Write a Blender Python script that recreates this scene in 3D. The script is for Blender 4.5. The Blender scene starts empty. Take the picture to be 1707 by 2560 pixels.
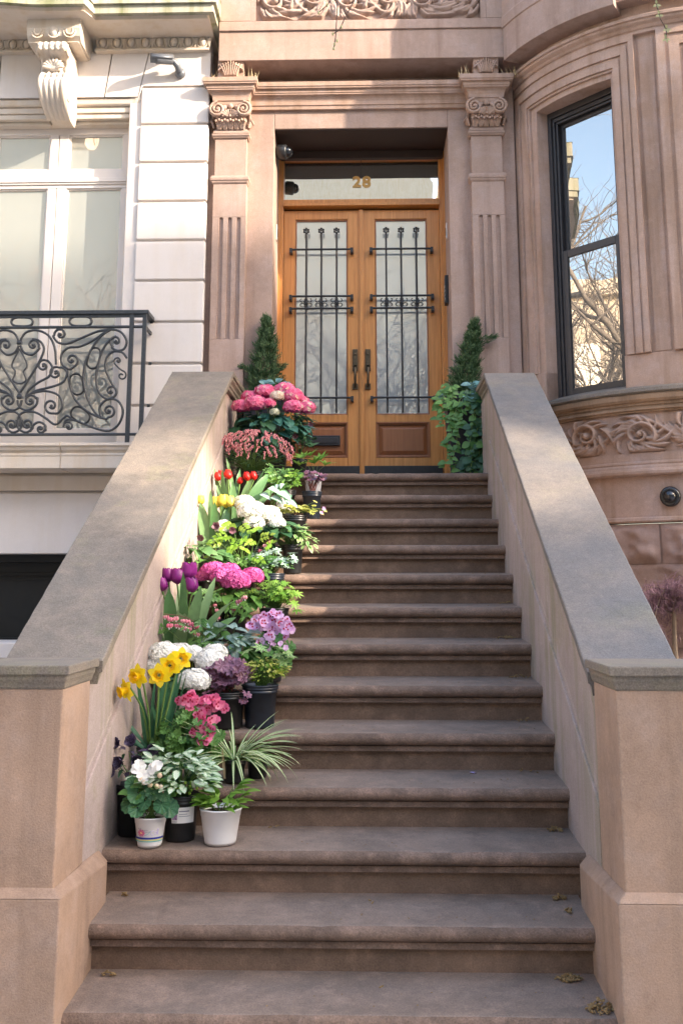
import bpy, bmesh, math, random
import numpy as np
from mathutils import Vector as V, Matrix
from math import sin, cos, pi, radians as RD, sqrt, atan2

sc = bpy.context.scene
COL = sc.collection
# ---------------------------------------------------------------- camera
cam = bpy.data.objects.new('camera', bpy.data.cameras.new('camera'))
COL.objects.link(cam)
cam.location = (0.1072, -7.1573, -0.7976)
cam.rotation_euler = (pi/2 + 0.1879, 0, 0.0265)
cam.data.sensor_fit = 'HORIZONTAL'
cam.data.sensor_width = 24.0
cam.data.lens = 24.0*2533.8/1707
cam.data.shift_y = -291.8/1707
cam.data.clip_start = 0.05
cam.data.clip_end = 600
sc.camera = cam
# ---------------------------------------------------------------- sky, sun, exposure
SUND = V((-2.0, 1.0, -1.0)).normalized()
wd = bpy.data.worlds.new('World'); sc.world = wd; wd.use_nodes = True
wn = wd.node_tree
bg = wn.nodes['Background']
sky = wn.nodes.new('ShaderNodeTexSky')
sky.sky_type = 'NISHITA'; sky.sun_disc = False
sky.sun_elevation = RD(24.1); sky.sun_rotation = RD(116.6)
sky.air_density = 1.0; sky.dust_density = 2.5; sky.ozone_density = 1.0
wn.links.new(sky.outputs[0], bg.inputs[0])
bg.inputs[1].default_value = 0.15
sl = bpy.data.lights.new('sun', 'SUN'); sl.energy = 2.0; sl.angle = RD(0.5); sl.color = (1.0, 0.90, 0.78)
so = bpy.data.objects.new('sun', sl); COL.objects.link(so)
so.location = (20, -12, 12)
so.rotation_euler = SUND.to_track_quat('-Z', 'Y').to_euler()
vs = sc.view_settings
vs.view_transform = 'Standard'; vs.look = 'None'; vs.gamma = 1.0; vs.use_curve_mapping = False
vs.exposure = 2.55
vs.use_white_balance = True; vs.white_balance_temperature = 7000; vs.white_balance_tint = 12
sc.cycles.use_denoising = True
sc.cycles.max_bounces = 8; sc.cycles.diffuse_bounces = 4; sc.cycles.glossy_bounces = 4
sc.cycles.transparent_max_bounces = 8
sc.cycles.sample_clamp_indirect = 6

# ---------------------------------------------------------------- mesh builder
def wloc(o):
    p = V((0, 0, 0))
    while o is not None:
        p += o.location; o = o.parent
    return p

class MB:
    def __init__(s):
        s.v = []; s.f = []; s.mi = []; s.ti = []; s.uv = []; s.sm = []
        s.m = 0; s.t = .5; s.s = False; s.X = None
    def add(s, vs, fs, uv=None):
        b = len(s.v)
        for i, p in enumerate(vs):
            p = V(p)
            if s.X is not None: p = s.X @ p
            s.v.append(p); s.uv.append(uv[i] if uv else (0, 0))
        for f in fs:
            s.f.append([b+i for i in f]); s.mi.append(s.m); s.ti.append(s.t); s.sm.append(s.s)
    def box(s, x0, x1, y0, y1, z0, z1):
        s.add([(x0,y0,z0),(x1,y0,z0),(x1,y1,z0),(x0,y1,z0),(x0,y0,z1),(x1,y0,z1),(x1,y1,z1),(x0,y1,z1)],
              [(0,3,2,1),(4,5,6,7),(0,1,5,4),(1,2,6,5),(2,3,7,6),(3,0,4,7)])
    def prism(s, poly, a, b, ax='x'):
        # poly in the plane across ax: x -> (y,z), y -> (x,z), z -> (x,y)
        def q(p, c): return (c,p[0],p[1]) if ax=='x' else ((p[0],c,p[1]) if ax=='y' else (p[0],p[1],c))
        n = len(poly)
        s.add([q(p,a) for p in poly]+[q(p,b) for p in poly],
              [tuple(range(n)), tuple(range(2*n-1,n-1,-1))]+[(i,(i+1)%n,n+(i+1)%n,n+i) for i in range(n)])
    def grid(s, rows, uv=None, close=False):
        n = len(rows[0]); k = len(rows)
        fs = []
        for i in range(k-1):
            for j in range(n if close else n-1):
                fs.append((i*n+j, i*n+(j+1)%n, (i+1)*n+(j+1)%n, (i+1)*n+j))
        s.add([p for r in rows for p in r], fs, uv)
    def lathe(s, prof, n=20, c=(0,0,0), M=None, wob=0):
        rows = []
        for r, z in prof:
            row = []
            for i in range(n):
                a = 2*pi*i/n; p = V((r*cos(a), r*sin(a), z))
                if M is not None: p = M @ p
                row.append(p+V(c))
            rows.append(row)
        s.grid(rows, close=True)
    def tube(s, pts, r, n=6, cap=True, flat=1.0):
        pts = [V(p) for p in pts]; k = len(pts)
        rr = r if isinstance(r, (list, tuple)) else [r]*k
        rows = []; up = None
        for i in range(k):
            d = (pts[min(i+1,k-1)]-pts[max(i-1,0)])
            if d.length < 1e-9: d = V((0,0,1))
            d.normalize()
            if up is None:
                up = V((0,1,0)) if abs(d.y) < .9 else V((1,0,0))
            up = (up-d*up.dot(d))
            if up.length < 1e-6: up = V((1,0,0))
            up.normalize(); w = d.cross(up)
            rows.append([pts[i]+(up*cos(2*pi*j/n)*flat+w*sin(2*pi*j/n))*rr[i] for j in range(n)])
        b = len(s.v)
        s.grid(rows, close=True)
        if cap:
            s.add(rows[0], [tuple(range(n-1,-1,-1))]); s.add(rows[-1], [tuple(range(n))])
    def ball(s, c, r, n=8, k=6, M=None):
        if not isinstance(r, (tuple, list)): r = (r, r, r)
        rows = []
        for i in range(k+1):
            a = -pi/2+pi*i/k
            row = []
            for j in range(n):
                b = 2*pi*j/n; p = V((r[0]*cos(a)*cos(b), r[1]*cos(a)*sin(b), r[2]*sin(a)))
                if M is not None: p = M @ p
                row.append(p+V(c))
            rows.append(row)
        s.grid(rows, close=True)
    def leaf(s, p, d, n, L, W, seg=4, curl=.4, fold=.25, shape='ov', tw=0):
        p = V(p); d = V(d).normalized(); n = V(n)
        sd = d.cross(n)
        if sd.length < 1e-5: sd = d.cross(V((.3,.9,.1)))
        sd.normalize(); n = sd.cross(d).normalized()
        vs = []; uv = []
        pos = p.copy(); dd = d.copy()
        q = Matrix.Rotation(-curl/seg, 3, sd)
        for i in range(seg+1):
            t = i/seg
            if shape == 'ov': w = sin(pi*min(1,t**.85*.98+.02))**.8
            elif shape == 'lance': w = sin(pi*(t**.7))**1.0
            elif shape == 'heart': w = (1-t)**.65*min(1,(t+.12)*5)*1.05
            elif shape == 'strap': w = min(1,(1-t)*2.2)**.7*(.65+.35*min(1,t*4))
            elif shape == 'tulip': w = (sin(pi*(t*.82+.14)))**.7*(1 if t < .98 else .1)
            elif shape == 'pet': w = sin(pi*(t*.62+.08))*(1 if t < .97 else .8)
            else: w = 1-t
            w *= W*.5
            nn = sd.cross(dd)
            s2 = sd
            if tw:
                m = Matrix.Rotation(tw*t, 3, dd); s2 = m @ sd; nn = m @ nn
            vs += [pos-s2*w+nn*abs(w)*fold, pos.copy(), pos+s2*w+nn*abs(w)*fold]
            uv += [(0,t),(.5,t),(1,t)]
            dd = q @ dd; pos = pos+dd*(L/seg)
        fs = []
        for i in range(seg):
            a = i*3
            fs += [(a,a+1,a+4,a+3),(a+1,a+2,a+5,a+4)]
        s.add(vs, fs, uv)
    def fan(s, p, n, up, Rad, lobes=7, depth=.15, cup=.2, notch=.5, k=28):
        # a rounded lobed leaf lying across normal n; up = direction of its tip
        p = V(p); n = V(n).normalized(); u = V(up); u = (u-n*u.dot(n)).normalized(); w = n.cross(u)
        vs = [p]; uv = [(.5,0)]; fs = []
        for ring in (.5, 1.0):
            for i in range(k+1):
                a = -pi+2*pi*i/k
                a2 = a*(1-notch*.1)
                r = Rad*(1-depth+depth*cos(lobes*a))*(1-.12*abs(a)/pi)
                if ring < 1: r = Rad*.5
                wv = sin(lobes*a)*.05*Rad*ring
                vs.append(p+(u*cos(a2)+w*sin(a2))*r*ring+n*(cup*Rad*(ring**2)+wv)); uv.append((i/k, ring))
        for i in range(k):
            fs.append((0,1+i,2+i)); fs.append((1+i,k+2+i,k+3+i,2+i))
        s.add(vs, fs, uv)
    def build(s, name, mats, parent=None, rel=False, bevel=0, norm=False, merge=False):
        me = bpy.data.meshes.new(name)
        off = V((0,0,0)) if rel or parent is None else wloc(parent)
        me.from_pydata([v-off for v in s.v], [], s.f)
        if not isinstance(mats, (list, tuple)): mats = [mats]
        for m in mats: me.materials.append(m)
        me.polygons.foreach_set('material_index', s.mi)
        me.polygons.foreach_set('use_smooth', s.sm)
        at = me.attributes.new('tint', 'FLOAT', 'FACE'); at.data.foreach_set('value', s.ti)
        ul = me.uv_layers.new(name='UVMap')
        li = np.zeros(len(me.loops), dtype=np.int32); me.loops.foreach_get('vertex_index', li)
        ua = np.array(s.uv, dtype=np.float32)[li]
        ul.data.foreach_set('uv', ua.ravel())
        if norm or merge:
            bm = bmesh.new(); bm.from_mesh(me)
            if merge: bmesh.ops.remove_doubles(bm, verts=bm.verts, dist=1e-5)
            bmesh.ops.recalc_face_normals(bm, faces=bm.faces)
            bm.to_mesh(me); bm.free()
        me.update()
        o = bpy.data.objects.new(name, me); COL.objects.link(o)
        if parent is not None: o.parent = parent
        if bevel:
            b = o.modifiers.new('bevel', 'BEVEL'); b.width = bevel; b.segments = 2
            b.limit_method = 'ANGLE'; b.angle_limit = RD(38)
        return o

def tag(o, label, cat=None, group=None, kind=None):
    if label: o['label'] = label
    if cat: o['category'] = cat
    if group: o['group'] = group
    if kind: o['kind'] = kind
    return o
def thing(name, label, cat, loc=(0,0,0), rz=0, group=None):
    o = bpy.data.objects.new(name, None); COL.objects.link(o)
    o.location = loc; o.rotation_euler = (0,0,rz); o.empty_display_size = .1
    return tag(o, label, cat, group)

# ---------------------------------------------------------------- materials
class NT:
    def __init__(s, name):
        s.mat = bpy.data.materials.new(name); s.mat.use_nodes = True
        s.nt = s.mat.node_tree; s.b = s.nt.nodes['Principled BSDF']; s.out = s.nt.nodes['Material Output']
        s.pos = None
    def n(s, t, **kw):
        n = s.nt.nodes.new(t)
        for k, v in kw.items(): setattr(n, k, v)
        return n
    def l(s, a, b): s.nt.links.new(a, b)
    def geo(s):
        if s.pos is None: s.pos = s.n('ShaderNodeNewGeometry').outputs['Position']
        return s.pos
    def noise(s, sc_, det=4, rough=.55, scale3=None, vec=None):
        v = vec or s.geo()
        if scale3:
            m = s.n('ShaderNodeMapping'); m.inputs['Scale'].default_value = scale3; s.l(v, m.inputs[0]); v = m.outputs[0]
        t = s.n('ShaderNodeTexNoise'); t.inputs['Scale'].default_value = sc_; t.inputs['Detail'].default_value = det
        t.inputs['Roughness'].default_value = rough
        s.l(v, t.inputs['Vector']); return t.outputs['Fac']
    def ramp(s, fac, stops):
        r = s.n('ShaderNodeValToRGB'); e = r.color_ramp.elements
        while len(e) < len(stops): e.new(.5)
        for el, (p, c) in zip(e, stops): el.position = p; el.color = (*c, 1) if len(c) == 3 else c
        s.l(fac, r.inputs[0]); return r.outputs[0]
    def rng(s, fac, a, b, c=0, d=1):
        m = s.n('ShaderNodeMapRange'); m.inputs[1].default_value = a; m.inputs[2].default_value = b
        m.inputs[3].default_value = c; m.inputs[4].default_value = d; s.l(fac, m.inputs[0]); return m.outputs[0]
    def mix(s, fac, a, b, mode='MIX'):
        m = s.n('ShaderNodeMix', data_type='RGBA', blend_type=mode)
        for inp, val in ((m.inputs[0], fac), (m.inputs[6], a), (m.inputs[7], b)):
            if isinstance(val, (int, float)): inp.default_value = val
            elif isinstance(val, tuple): inp.default_value = (*val, 1)
            else: s.l(val, inp)
        return m.outputs[2]
    def math(s, op, a, b=0):
        m = s.n('ShaderNodeMath', operation=op)
        for inp, val in ((m.inputs[0], a), (m.inputs[1], b)):
            if isinstance(val, (int, float)): inp.default_value = val
            else: s.l(val, inp)
        return m.outputs[0]
    def bump(s, h, st=.3, dist=.01):
        b = s.n('ShaderNodeBump'); b.inputs['Strength'].default_value = st; b.inputs['Distance'].default_value = dist
        s.l(h, b.inputs['Height']); s.l(b.outputs[0], s.b.inputs['Normal'])
    def set(s, col=None, rough=.5, spec=.5, metal=0):
        if col is not None:
            if isinstance(col, tuple): s.b.inputs['Base Color'].default_value = (*col, 1)
            else: s.l(col, s.b.inputs['Base Color'])
        if isinstance(rough, (int, float)): s.b.inputs['Roughness'].default_value = rough
        else: s.l(rough, s.b.inputs['Roughness'])
        s.b.inputs['Specular IOR Level'].default_value = spec; s.b.inputs['Metallic'].default_value = metal

def stone(name, c1, c2, c3=None, stain=None, big=1.3, grain=.12, rough=.85, bump=.25, moss=None, mossamt=.5, streak=None, spec=.35, grime=0, streakamt=.8):
    m = NT(name)
    a = m.noise(big, 5, .6)
    col = m.mix(m.rng(a, .38, .62), c1, c2)
    b = m.noise(big*4.3, 6, .65)
    if c3: col = m.mix(m.rng(b, .48, .72, 0, .8), col, c3)
    if streak:
        s_ = m.noise(1.0, 5, .6, scale3=(9, 9, .8))
        col = m.mix(m.rng(s_, .48, .70, 0, streakamt), col, streak)
    if moss:
        g = m.noise(big*2.2, 6, .7)
        col = m.mix(m.rng(g, .55, .72, 0, mossamt), col, moss)
    if stain:
        g = m.noise(7, 8, .75)
        col = m.mix(m.rng(g, .58, .75, 0, .75), col, stain)
    if grime:
        g = m.noise(big*1.7, 9, .78); g2 = m.noise(26, 6, .7)
        col = m.mix(m.rng(m.math('ADD', m.math('MULTIPLY', g, .7), m.math('MULTIPLY', g2, .3)), .47, .64, 0, grime), col, tuple(x*.52 for x in c2))
        p = m.noise(11, 7, .72, scale3=(1,1,1.3))
        col = m.mix(m.rng(p, .60, .70, 0, grime*.8), col, tuple(min(1,x*1.25) for x in c1))
    f = m.noise(160, 3, .6)
    col = m.mix(grain, col, m.ramp(f, [(.3, (.25,.25,.25)), (.7, (.85,.85,.85))]), 'OVERLAY')
    sp = m.noise(420, 2, .5)
    h = m.math('ADD', m.math('MULTIPLY', f, .6), m.math('ADD', m.math('MULTIPLY', b, .9), m.math('MULTIPLY', sp, .25)))
    m.bump(h, bump, .012)
    m.set(col, rough, spec)
    return m.mat

M = {}
M['brown'] = stone('brownstone', (.43,.302,.245), (.36,.25,.195), (.42,.315,.275), big=1.1, streak=(.30,.20,.155), grime=.35, grain=.2)
M['bay'] = stone('brownstone_bay', (.475,.328,.258), (.395,.26,.19), (.465,.345,.30), big=1.0, streak=(.30,.185,.12), grime=.35, grain=.2)
M['brown_wet'] = stone('brownstone_weathered', (.32,.20,.12), (.25,.155,.09), (.36,.24,.16), big=3, streak=(.16,.10,.06))
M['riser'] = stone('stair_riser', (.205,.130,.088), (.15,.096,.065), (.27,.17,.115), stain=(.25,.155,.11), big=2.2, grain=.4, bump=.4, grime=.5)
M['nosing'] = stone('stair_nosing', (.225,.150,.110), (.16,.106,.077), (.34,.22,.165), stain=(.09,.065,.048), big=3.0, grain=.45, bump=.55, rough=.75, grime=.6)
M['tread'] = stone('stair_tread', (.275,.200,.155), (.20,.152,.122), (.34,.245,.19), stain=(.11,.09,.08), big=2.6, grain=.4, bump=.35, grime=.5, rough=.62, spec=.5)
M['cap'] = stone('coping_stone', (.215,.176,.138), (.155,.134,.11), (.25,.198,.152), big=1.6, moss=(.215,.20,.115), mossamt=.7, grain=.45, rough=.72, spec=.45, grime=.55, bump=.4)
M['cap_sky_tint'] = stone('coping_sky_tint', (.20,.168,.14), (.125,.125,.128), (.215,.18,.15), big=.8, moss=(.20,.185,.11), mossamt=.5, grain=.45, rough=.6, spec=.5, grime=.55, bump=.4)  # blue-grey blotches paint the sky's reflection into the right coping's colour
M['cheek'] = stone('side_wall_stone', (.42,.335,.30), (.36,.285,.25), (.39,.315,.275), big=1.2, moss=(.27,.23,.12), mossamt=.6, streak=(.25,.225,.145), grime=.4, grain=.25)
M['pier'] = stone('pier_stone', (.40,.265,.185), (.335,.225,.16), (.385,.275,.215), big=1.5, stain=(.28,.175,.115), streak=(.27,.18,.125), grain=.2, grime=.45, bump=.3)
M['lime'] = stone('limestone', (.655,.60,.56), (.62,.565,.52), None, big=.9, streak=(.60,.52,.44), grain=.1, bump=.1, rough=.8, grime=.10, streakamt=.5)
M['lime_warm'] = stone('limestone_warm', (.58,.50,.41), (.62,.545,.465), None, big=2.0, streak=(.55,.44,.32), grain=.08, bump=.12)
M['lime_algae'] = stone('limestone_algae', (.42,.40,.33), (.30,.30,.20), None, big=2.0, streak=(.15,.17,.05), grain=.1, bump=.2)
M['rock'] = stone('rock_faced_stone', (.39,.26,.21), (.33,.21,.155), (.42,.30,.255), big=2.0, bump=.6, grime=.3)

def wood(name, c1, c2, rough=.38):
    m = NT(name)
    g = m.noise(3.0, 6, .6, scale3=(22, 22, .9))
    col = m.mix(m.rng(g, .3, .72), c1, c2)
    f = m.noise(10, 4, .6, scale3=(30, 30, .6))
    col = m.mix(m.rng(f, .56, .68, 0, .35), col, tuple(x*.6 for x in c1))
    m.bump(g, .06, .004)
    m.set(col, rough, .5); m.b.inputs['Coat Weight'].default_value = .25; m.b.inputs['Coat Roughness'].default_value = .2
    return m.mat
M['wood'] = wood('oak_wood', (.48,.185,.042), (.66,.295,.082))
M['wood_red'] = wood('oak_panel', (.25,.085,.030), (.34,.125,.042))

def plain(name, c, rough=.5, spec=.5, metal=0, var=.0, nscale=20, bump=0):
    m = NT(name)
    if var:
        a = m.noise(nscale, 4, .6)
        m.set(m.mix(m.rng(a, .3, .7), tuple(x*(1-var) for x in c), tuple(min(1,x*(1+var)) for x in c)), rough, spec, metal)
        if bump: m.bump(a, bump, .004)
    else: m.set(c, rough, spec, metal)
    return m.mat
M['iron'] = plain('black_iron', (.017,.018,.020), .42, .5, 0, .35, 60, .2)
M['iron_grey'] = plain('painted_iron', (.030,.034,.038), .45, .5, 0, .3, 50, .2)
M['bronze'] = plain('dark_bronze', (.085,.062,.036), .38, .5, .6, .3, 60)
M['sash'] = plain('dark_sash_paint', (.030,.028,.030), .38, .5, 0, .15, 30)
M['blackdoor'] = plain('black_paint', (.006,.0065,.006), .55, .4, 0, .3, 6)
M['cream'] = plain('cream_paint', (.69,.62,.56), .45, .5, 0, .03, 5)
M['kick'] = plain('dark_kick_plate', (.028,.029,.031), .4, .5, .3, .2, 30)
M['camgrey'] = plain('camera_grey', (.13,.14,.155), .35, .5, .2, .05, 20)
M['black_gloss'] = plain('black_gloss', (.008,.009,.011), .06, .8)
M['silver'] = plain('silver_metal', (.6,.58,.55), .3, .5, .9)
M['gold'] = plain('gold_leaf', (.75,.45,.16), .45, .5, .25)
M['soil'] = plain('potting_soil', (.035,.022,.014), .95, .2, 0, .5, 90, .6)
M['asphalt'] = plain('asphalt', (.05,.05,.052), .9, .3, 0, .25, 40, .3)
M['paving'] = plain('paving_stone', (.42,.39,.365), .85, .3, 0, .15, 6, .2)

def glass(name, back, refl, rough=.0, wav=.0):
    # a pane with what hangs behind it (curtain, dark room) and the mirror image in front
    m = NT(name)
    m.nt.nodes.remove(m.b)
    d = m.n('ShaderNodeBsdfDiffuse'); g = m.n('ShaderNodeBsdfGlossy'); x = m.n('ShaderNodeMixShader')
    if isinstance(back, tuple): d.inputs[0].default_value = (*back, 1)
    g.inputs[0].default_value = (1,.955,.87,1); g.inputs['Roughness'].default_value = rough
    x.inputs[0].default_value = refl
    if wav:
        t = m.n('ShaderNodeTexNoise'); t.inputs['Scale'].default_value = 3.5; t.inputs['Detail'].default_value = 1.5
        m.l(m.geo(), t.inputs['Vector'])
        b = m.n('ShaderNodeBump'); b.inputs['Strength'].default_value = wav; b.inputs['Distance'].default_value = .004
        m.l(t.outputs[0], b.inputs['Height']); m.l(b.outputs[0], g.inputs['Normal'])
    m.l(d.outputs[0], x.inputs[1]); m.l(g.outputs[0], x.inputs[2]); m.l(x.outputs[0], m.out.inputs[0])
    return m.mat
M['glass_door'] = glass('curtained_glass', (.52,.57,.56), .52, .006, .10)
M['glass_fan'] = glass('transom_glass', (.10,.11,.10), .8, .005, .15)
M['glass_bay'] = glass('window_glass', (.10,.10,.095), .36, .004, .10)
M['glass_lime'] = glass('casement_glass', (.40,.41,.37), .46, .008, .06)

M['glass_far'] = glass('far_window_glass', (.34,.34,.32), .1, .02, 0)

def leafmat(name, c1, c2, vein=None, edge=None, center=None, rough=.42, trans=.25, back=None, streak=None):
    m = NT(name)
    at = m.n('ShaderNodeAttribute', attribute_name='tint').outputs['Fac']
    uv = m.n('ShaderNodeUVMap').outputs[0]
    sp = m.n('ShaderNodeSeparateXYZ'); m.l(uv, sp.inputs[0])
    u, v = sp.outputs[0], sp.outputs[1]
    col = m.mix(at, c1, c2)
    au = m.math('ABSOLUTE', m.math('SUBTRACT', u, .5))
    if center: col = m.mix(m.rng(au, .16, .26, 1, 0), col, center)
    if edge: col = m.mix(m.rng(au, .30, .42), col, edge)
    if vein:
        col = m.mix(m.rng(au, .0, .05, .9, 0), col, vein)
        w = m.math('FRACT', m.math('MULTIPLY', m.math('SUBTRACT', v, m.math('MULTIPLY', au, .5)), 7))
        col = m.mix(m.rng(w, .0, .14, .7, 0), col, vein)
    if streak:
        k = m.noise(6, 3, .5, scale3=(1,1,1), vec=uv)
        col = m.mix(m.rng(k, .52, .64, 0, .85), col, streak)
    g = m.noise(35, 3, .5)
    col = m.mix(.22, col, m.ramp(g, [(.3,(.3,.3,.3)),(.7,(.72,.72,.72))]), 'OVERLAY')
    m.set(col, rough, .4)
    m.bump(g, .12, .002)
    if trans:
        t = m.n('ShaderNodeBsdfTranslucent'); x = m.n('ShaderNodeMixShader'); x.inputs[0].default_value = trans
        m.l(col, t.inputs[0]); m.l(m.b.outputs[0], x.inputs[1]); m.l(t.outputs[0], x.inputs[2]); m.l(x.outputs[0], m.out.inputs[0])
    return m.mat

from mathutils import noise
# ---------------------------------------------------------------- ground and street
GZ = -2.34
def sheet(name, x0, x1, y0, y1, z0, z1, m):
    b = MB(); b.box(x0, x1, y0, y1, z0, z1); return tag(b.build(name, m), None, kind='structure')
sheet('ground', -150, 150, -120, 90, GZ-.6, GZ-.16, M['asphalt'])
sheet('sidewalk', -90, 90, -7.9, 1.6, GZ-.159, GZ, M['paving'])
sheet('road', -90, 90, -13.2, -8.06, GZ-.158, GZ-.15, M['asphalt'])
sheet('kerb', -90, 90, -8.055, -7.905, GZ-.158, GZ+.004, M['pier'])
sheet('sidewalk_far_side', -90, 90, -15.99, -13.21, GZ-.157, GZ-.02, M['paving'])

# ---------------------------------------------------------------- stoop
T_, R_ = .2944, .18
def NY(k): return -(k-1)*T_
def NZ(k): return -(k-1)*R_
stoop = thing('stone_stoop', 'tall brownstone front steps with sloping side walls leading to the wooden doors', 'steps', (0,-1.8,GZ))
rs = random.Random(5)
for k in range(1, 14):
    b = MB(); y, z = NY(k), NZ(k)
    x0, x1 = -.955, .957
    if k >= 12: x0, x1 = -.915, .91
    back = y+T_+.03 if k > 1 else 1.25
    # wavy worn nosing: rows along x
    prof = [(back-y, .014 if k > 1 else 0.0), (.05,.001), (-.006,0)]
    for i in range(1, 9):
        a = pi/2+pi*i/8; prof.append((-.006+.0275*cos(a)*1.05, -.0275+.0275*sin(a)))
    prof += [(.010,-.0555), (.010,-.0595), (-.001,-.0605), (-.001,-.0825), (.026,-.084), (.026,-R_-.02)]
    n = 60; rows = []
    wv = [rs.uniform(-1,1) for _ in range(n+1)]
    wv = [sum(wv[max(0,i-2):i+3])/5 for i in range(n+1)]
    for i in range(n+1):
        x = x0+(x1-x0)*i/n
        w = wv[i]*.006+.004*noise.noise(V((x*7,k,0)))+(rs.uniform(.003,.007) if rs.random() < .05 else 0)
        rows.append([V((x, y+p[0]+(w if 2 <= j <= 8 else 0), z+p[1]+(-abs(w)*.6 if 1 <= j <= 6 else 0))) for j, p in enumerate(prof)])
    for j in range(len(prof)-1):
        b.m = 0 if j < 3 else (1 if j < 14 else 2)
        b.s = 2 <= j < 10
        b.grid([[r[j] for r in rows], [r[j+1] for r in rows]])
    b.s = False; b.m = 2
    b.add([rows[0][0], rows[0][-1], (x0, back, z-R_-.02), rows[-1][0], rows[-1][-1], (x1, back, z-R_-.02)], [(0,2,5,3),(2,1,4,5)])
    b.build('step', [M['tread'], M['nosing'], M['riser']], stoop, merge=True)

def side_wall(sg):
    # sg=-1 left, 1 right; inner edge of the coping runs in slightly on the left
    def xi(y): return (-.835-.0203*(-.2-y)) if sg < 0 else .918
    XO = sg*1.272
    zc = lambda y: (-1.068+.582*(y+3.24)) if sg < 0 else (-1.105+.587*(y+3.24))
    yt, yb = -.2, -3.24
    c = MB()
    # sloping coping: slab with sunk moulding below, built from stations
    def station(y, z):
        x = xi(y); s = sg
        return [V((XO,y,z)), V((x,y,z)), V((x,y,z-.04)), V((x+s*.012,y,z-.046)), V((x+s*.016,y,z-.085)), V((XO,y,z-.085))]
    N = 60
    rows = [station(yb+(yt-yb)*i/N, zc(yb+(yt-yb)*i/N)) for i in range(N+1)]
    for i, rw in enumerate(rows):
        if 0 < i < N:
            j1 = noise.noise(V((i*.9,sg*3,0)))*.003; j2 = noise.noise(V((i*.7,sg*3,5)))*.003
            rw[1] += V((j1,0,j2)); rw[2] += V((j1,0,j1)); rw[0] += V((j2,0,j1))
    c.grid(rows, close=True); c.add(rows[0], [tuple(range(6))]); c.add(rows[-1], [tuple(range(6))])
    o = c.build('coping', M['cap'] if sg < 0 else M['cap_sky_tint'], stoop, norm=True, bevel=.006)
    # level coping from the top of the slope back to the front wall, moulded on the stair side
    c = MB(); zt = zc(yt); x = xi(yt); s = sg
    pr = [(XO,zt),(x,zt),(x,zt-.035),(x+s*.012,zt-.04),(x+s*.012,zt-.055),(x+s*.03,zt-.075),(x+s*.03,zt-.095),(x+s*.038,zt-.10),(x+s*.038,zt-.125),(x+s*.05,zt-.13),(XO,zt-.13)]
    c.prism(pr, yt+.001, .655, 'y')
    c.build('level_coping', M['cap'], stoop, norm=True, bevel=.004)
    w = MB(); q = .052 if sg < 0 else .026
    def wx(y): return xi(y)+sg*q
    def strip(za, zb, off, y0=yb, y1=yt, n=20):
        # sloping strip of wall between two heights below the coping line
        rows = []
        for i in range(n+1):
            y = y0+(y1-y0)*i/n
            a, bb = za(y), zb(y)
            rows.append([V((wx(y)+sg*off,y,a)), V((wx(y)+sg*off,y,bb)), V((XO-sg*.012,y,bb)), V((XO-sg*.012,y,a))])
        w.grid(rows, close=True); w.add(rows[0],[(0,1,2,3)]); w.add(rows[-1],[(0,1,2,3)])
    strip(lambda y: zc(y)-.083, lambda y: zc(y)-.16, .0)
    strip(lambda y: zc(y)-.158, lambda y: zc(y)-.44, .005, yb+.02)
    strip(lambda y: zc(y)-.438, lambda y: zc(y)-.475, .004)
    strip(lambda y: zc(y)-.473, lambda y: max(GZ, zc(y)-1.35), -.006)
    w.box(min(wx(yt),XO)+.005, max(wx(yt),XO)-.013, yt+.001, .655, -.6, zt-.128)
    w.build('side_wall', M['cheek'], stoop, norm=True, bevel=.005)
    # newel pier
    p = MB(); X2 = sg*1.72
    def bx(x, y0, y1, z0, z1): p.box(min(x,X2), max(x,X2), y0, y1, z0, z1)
    bx(sg*.934, -3.605, -3.262, -1.78, -1.135)
    # base with chamfered top
    pr = [(-3.645,GZ),(-3.645,-1.792),(-3.602,-1.765),(-3.10,-1.775),(-3.10,GZ)]
    p.prism([(-3.645,GZ),(-3.645,-1.792),(-3.03,-1.83),(-3.03,GZ)], sg*.899, X2, 'x')
    # chamfer
    a = [V((sg*.899,-3.645,-1.792)), V((X2,-3.645,-1.792)), V((X2,-3.6045,-1.768)), V((sg*.9345,-3.6045,-1.768)), V((sg*.9345,-3.03,-1.79)), V((sg*.899,-3.03,-1.83)), V((X2,-3.03,-1.79))]
    p.add(a, [(0,1,2,3),(0,3,4,5),(3,2,6,4)])
    p.build('pier', M['pier'], stoop, norm=True, bevel=.006)
    c = MB()
    def cx(x, y0, z0, z1): c.box(min(x,X2+sg*.03), max(x,X2+sg*.03), y0, -3.242, z0, z1)
    cx(sg*.908, -3.635, -1.089, -1.056)
    pr = [(-3.606,-1.137),(-3.611,-1.13),(-3.615,-1.118),(-3.622,-1.105),(-3.624,-1.0885)]
    rows = []
    for y, z in pr:
        o_ = -3.606-y; x = sg*(.933-o_*.8)
        rows.append([V((X2,y,z)), V((x,y,z)), V((x,-3.25,z)), V((X2,-3.25,z))])
    c.grid(rows, close=True); c.add(rows[0], [(0,1,2,3)]); c.add(rows[-1], [(0,1,2,3)])
    c.build('pier_cap', M['cap'], stoop, norm=True, bevel=.005)
for sg in (-1, 1): side_wall(sg)

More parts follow.
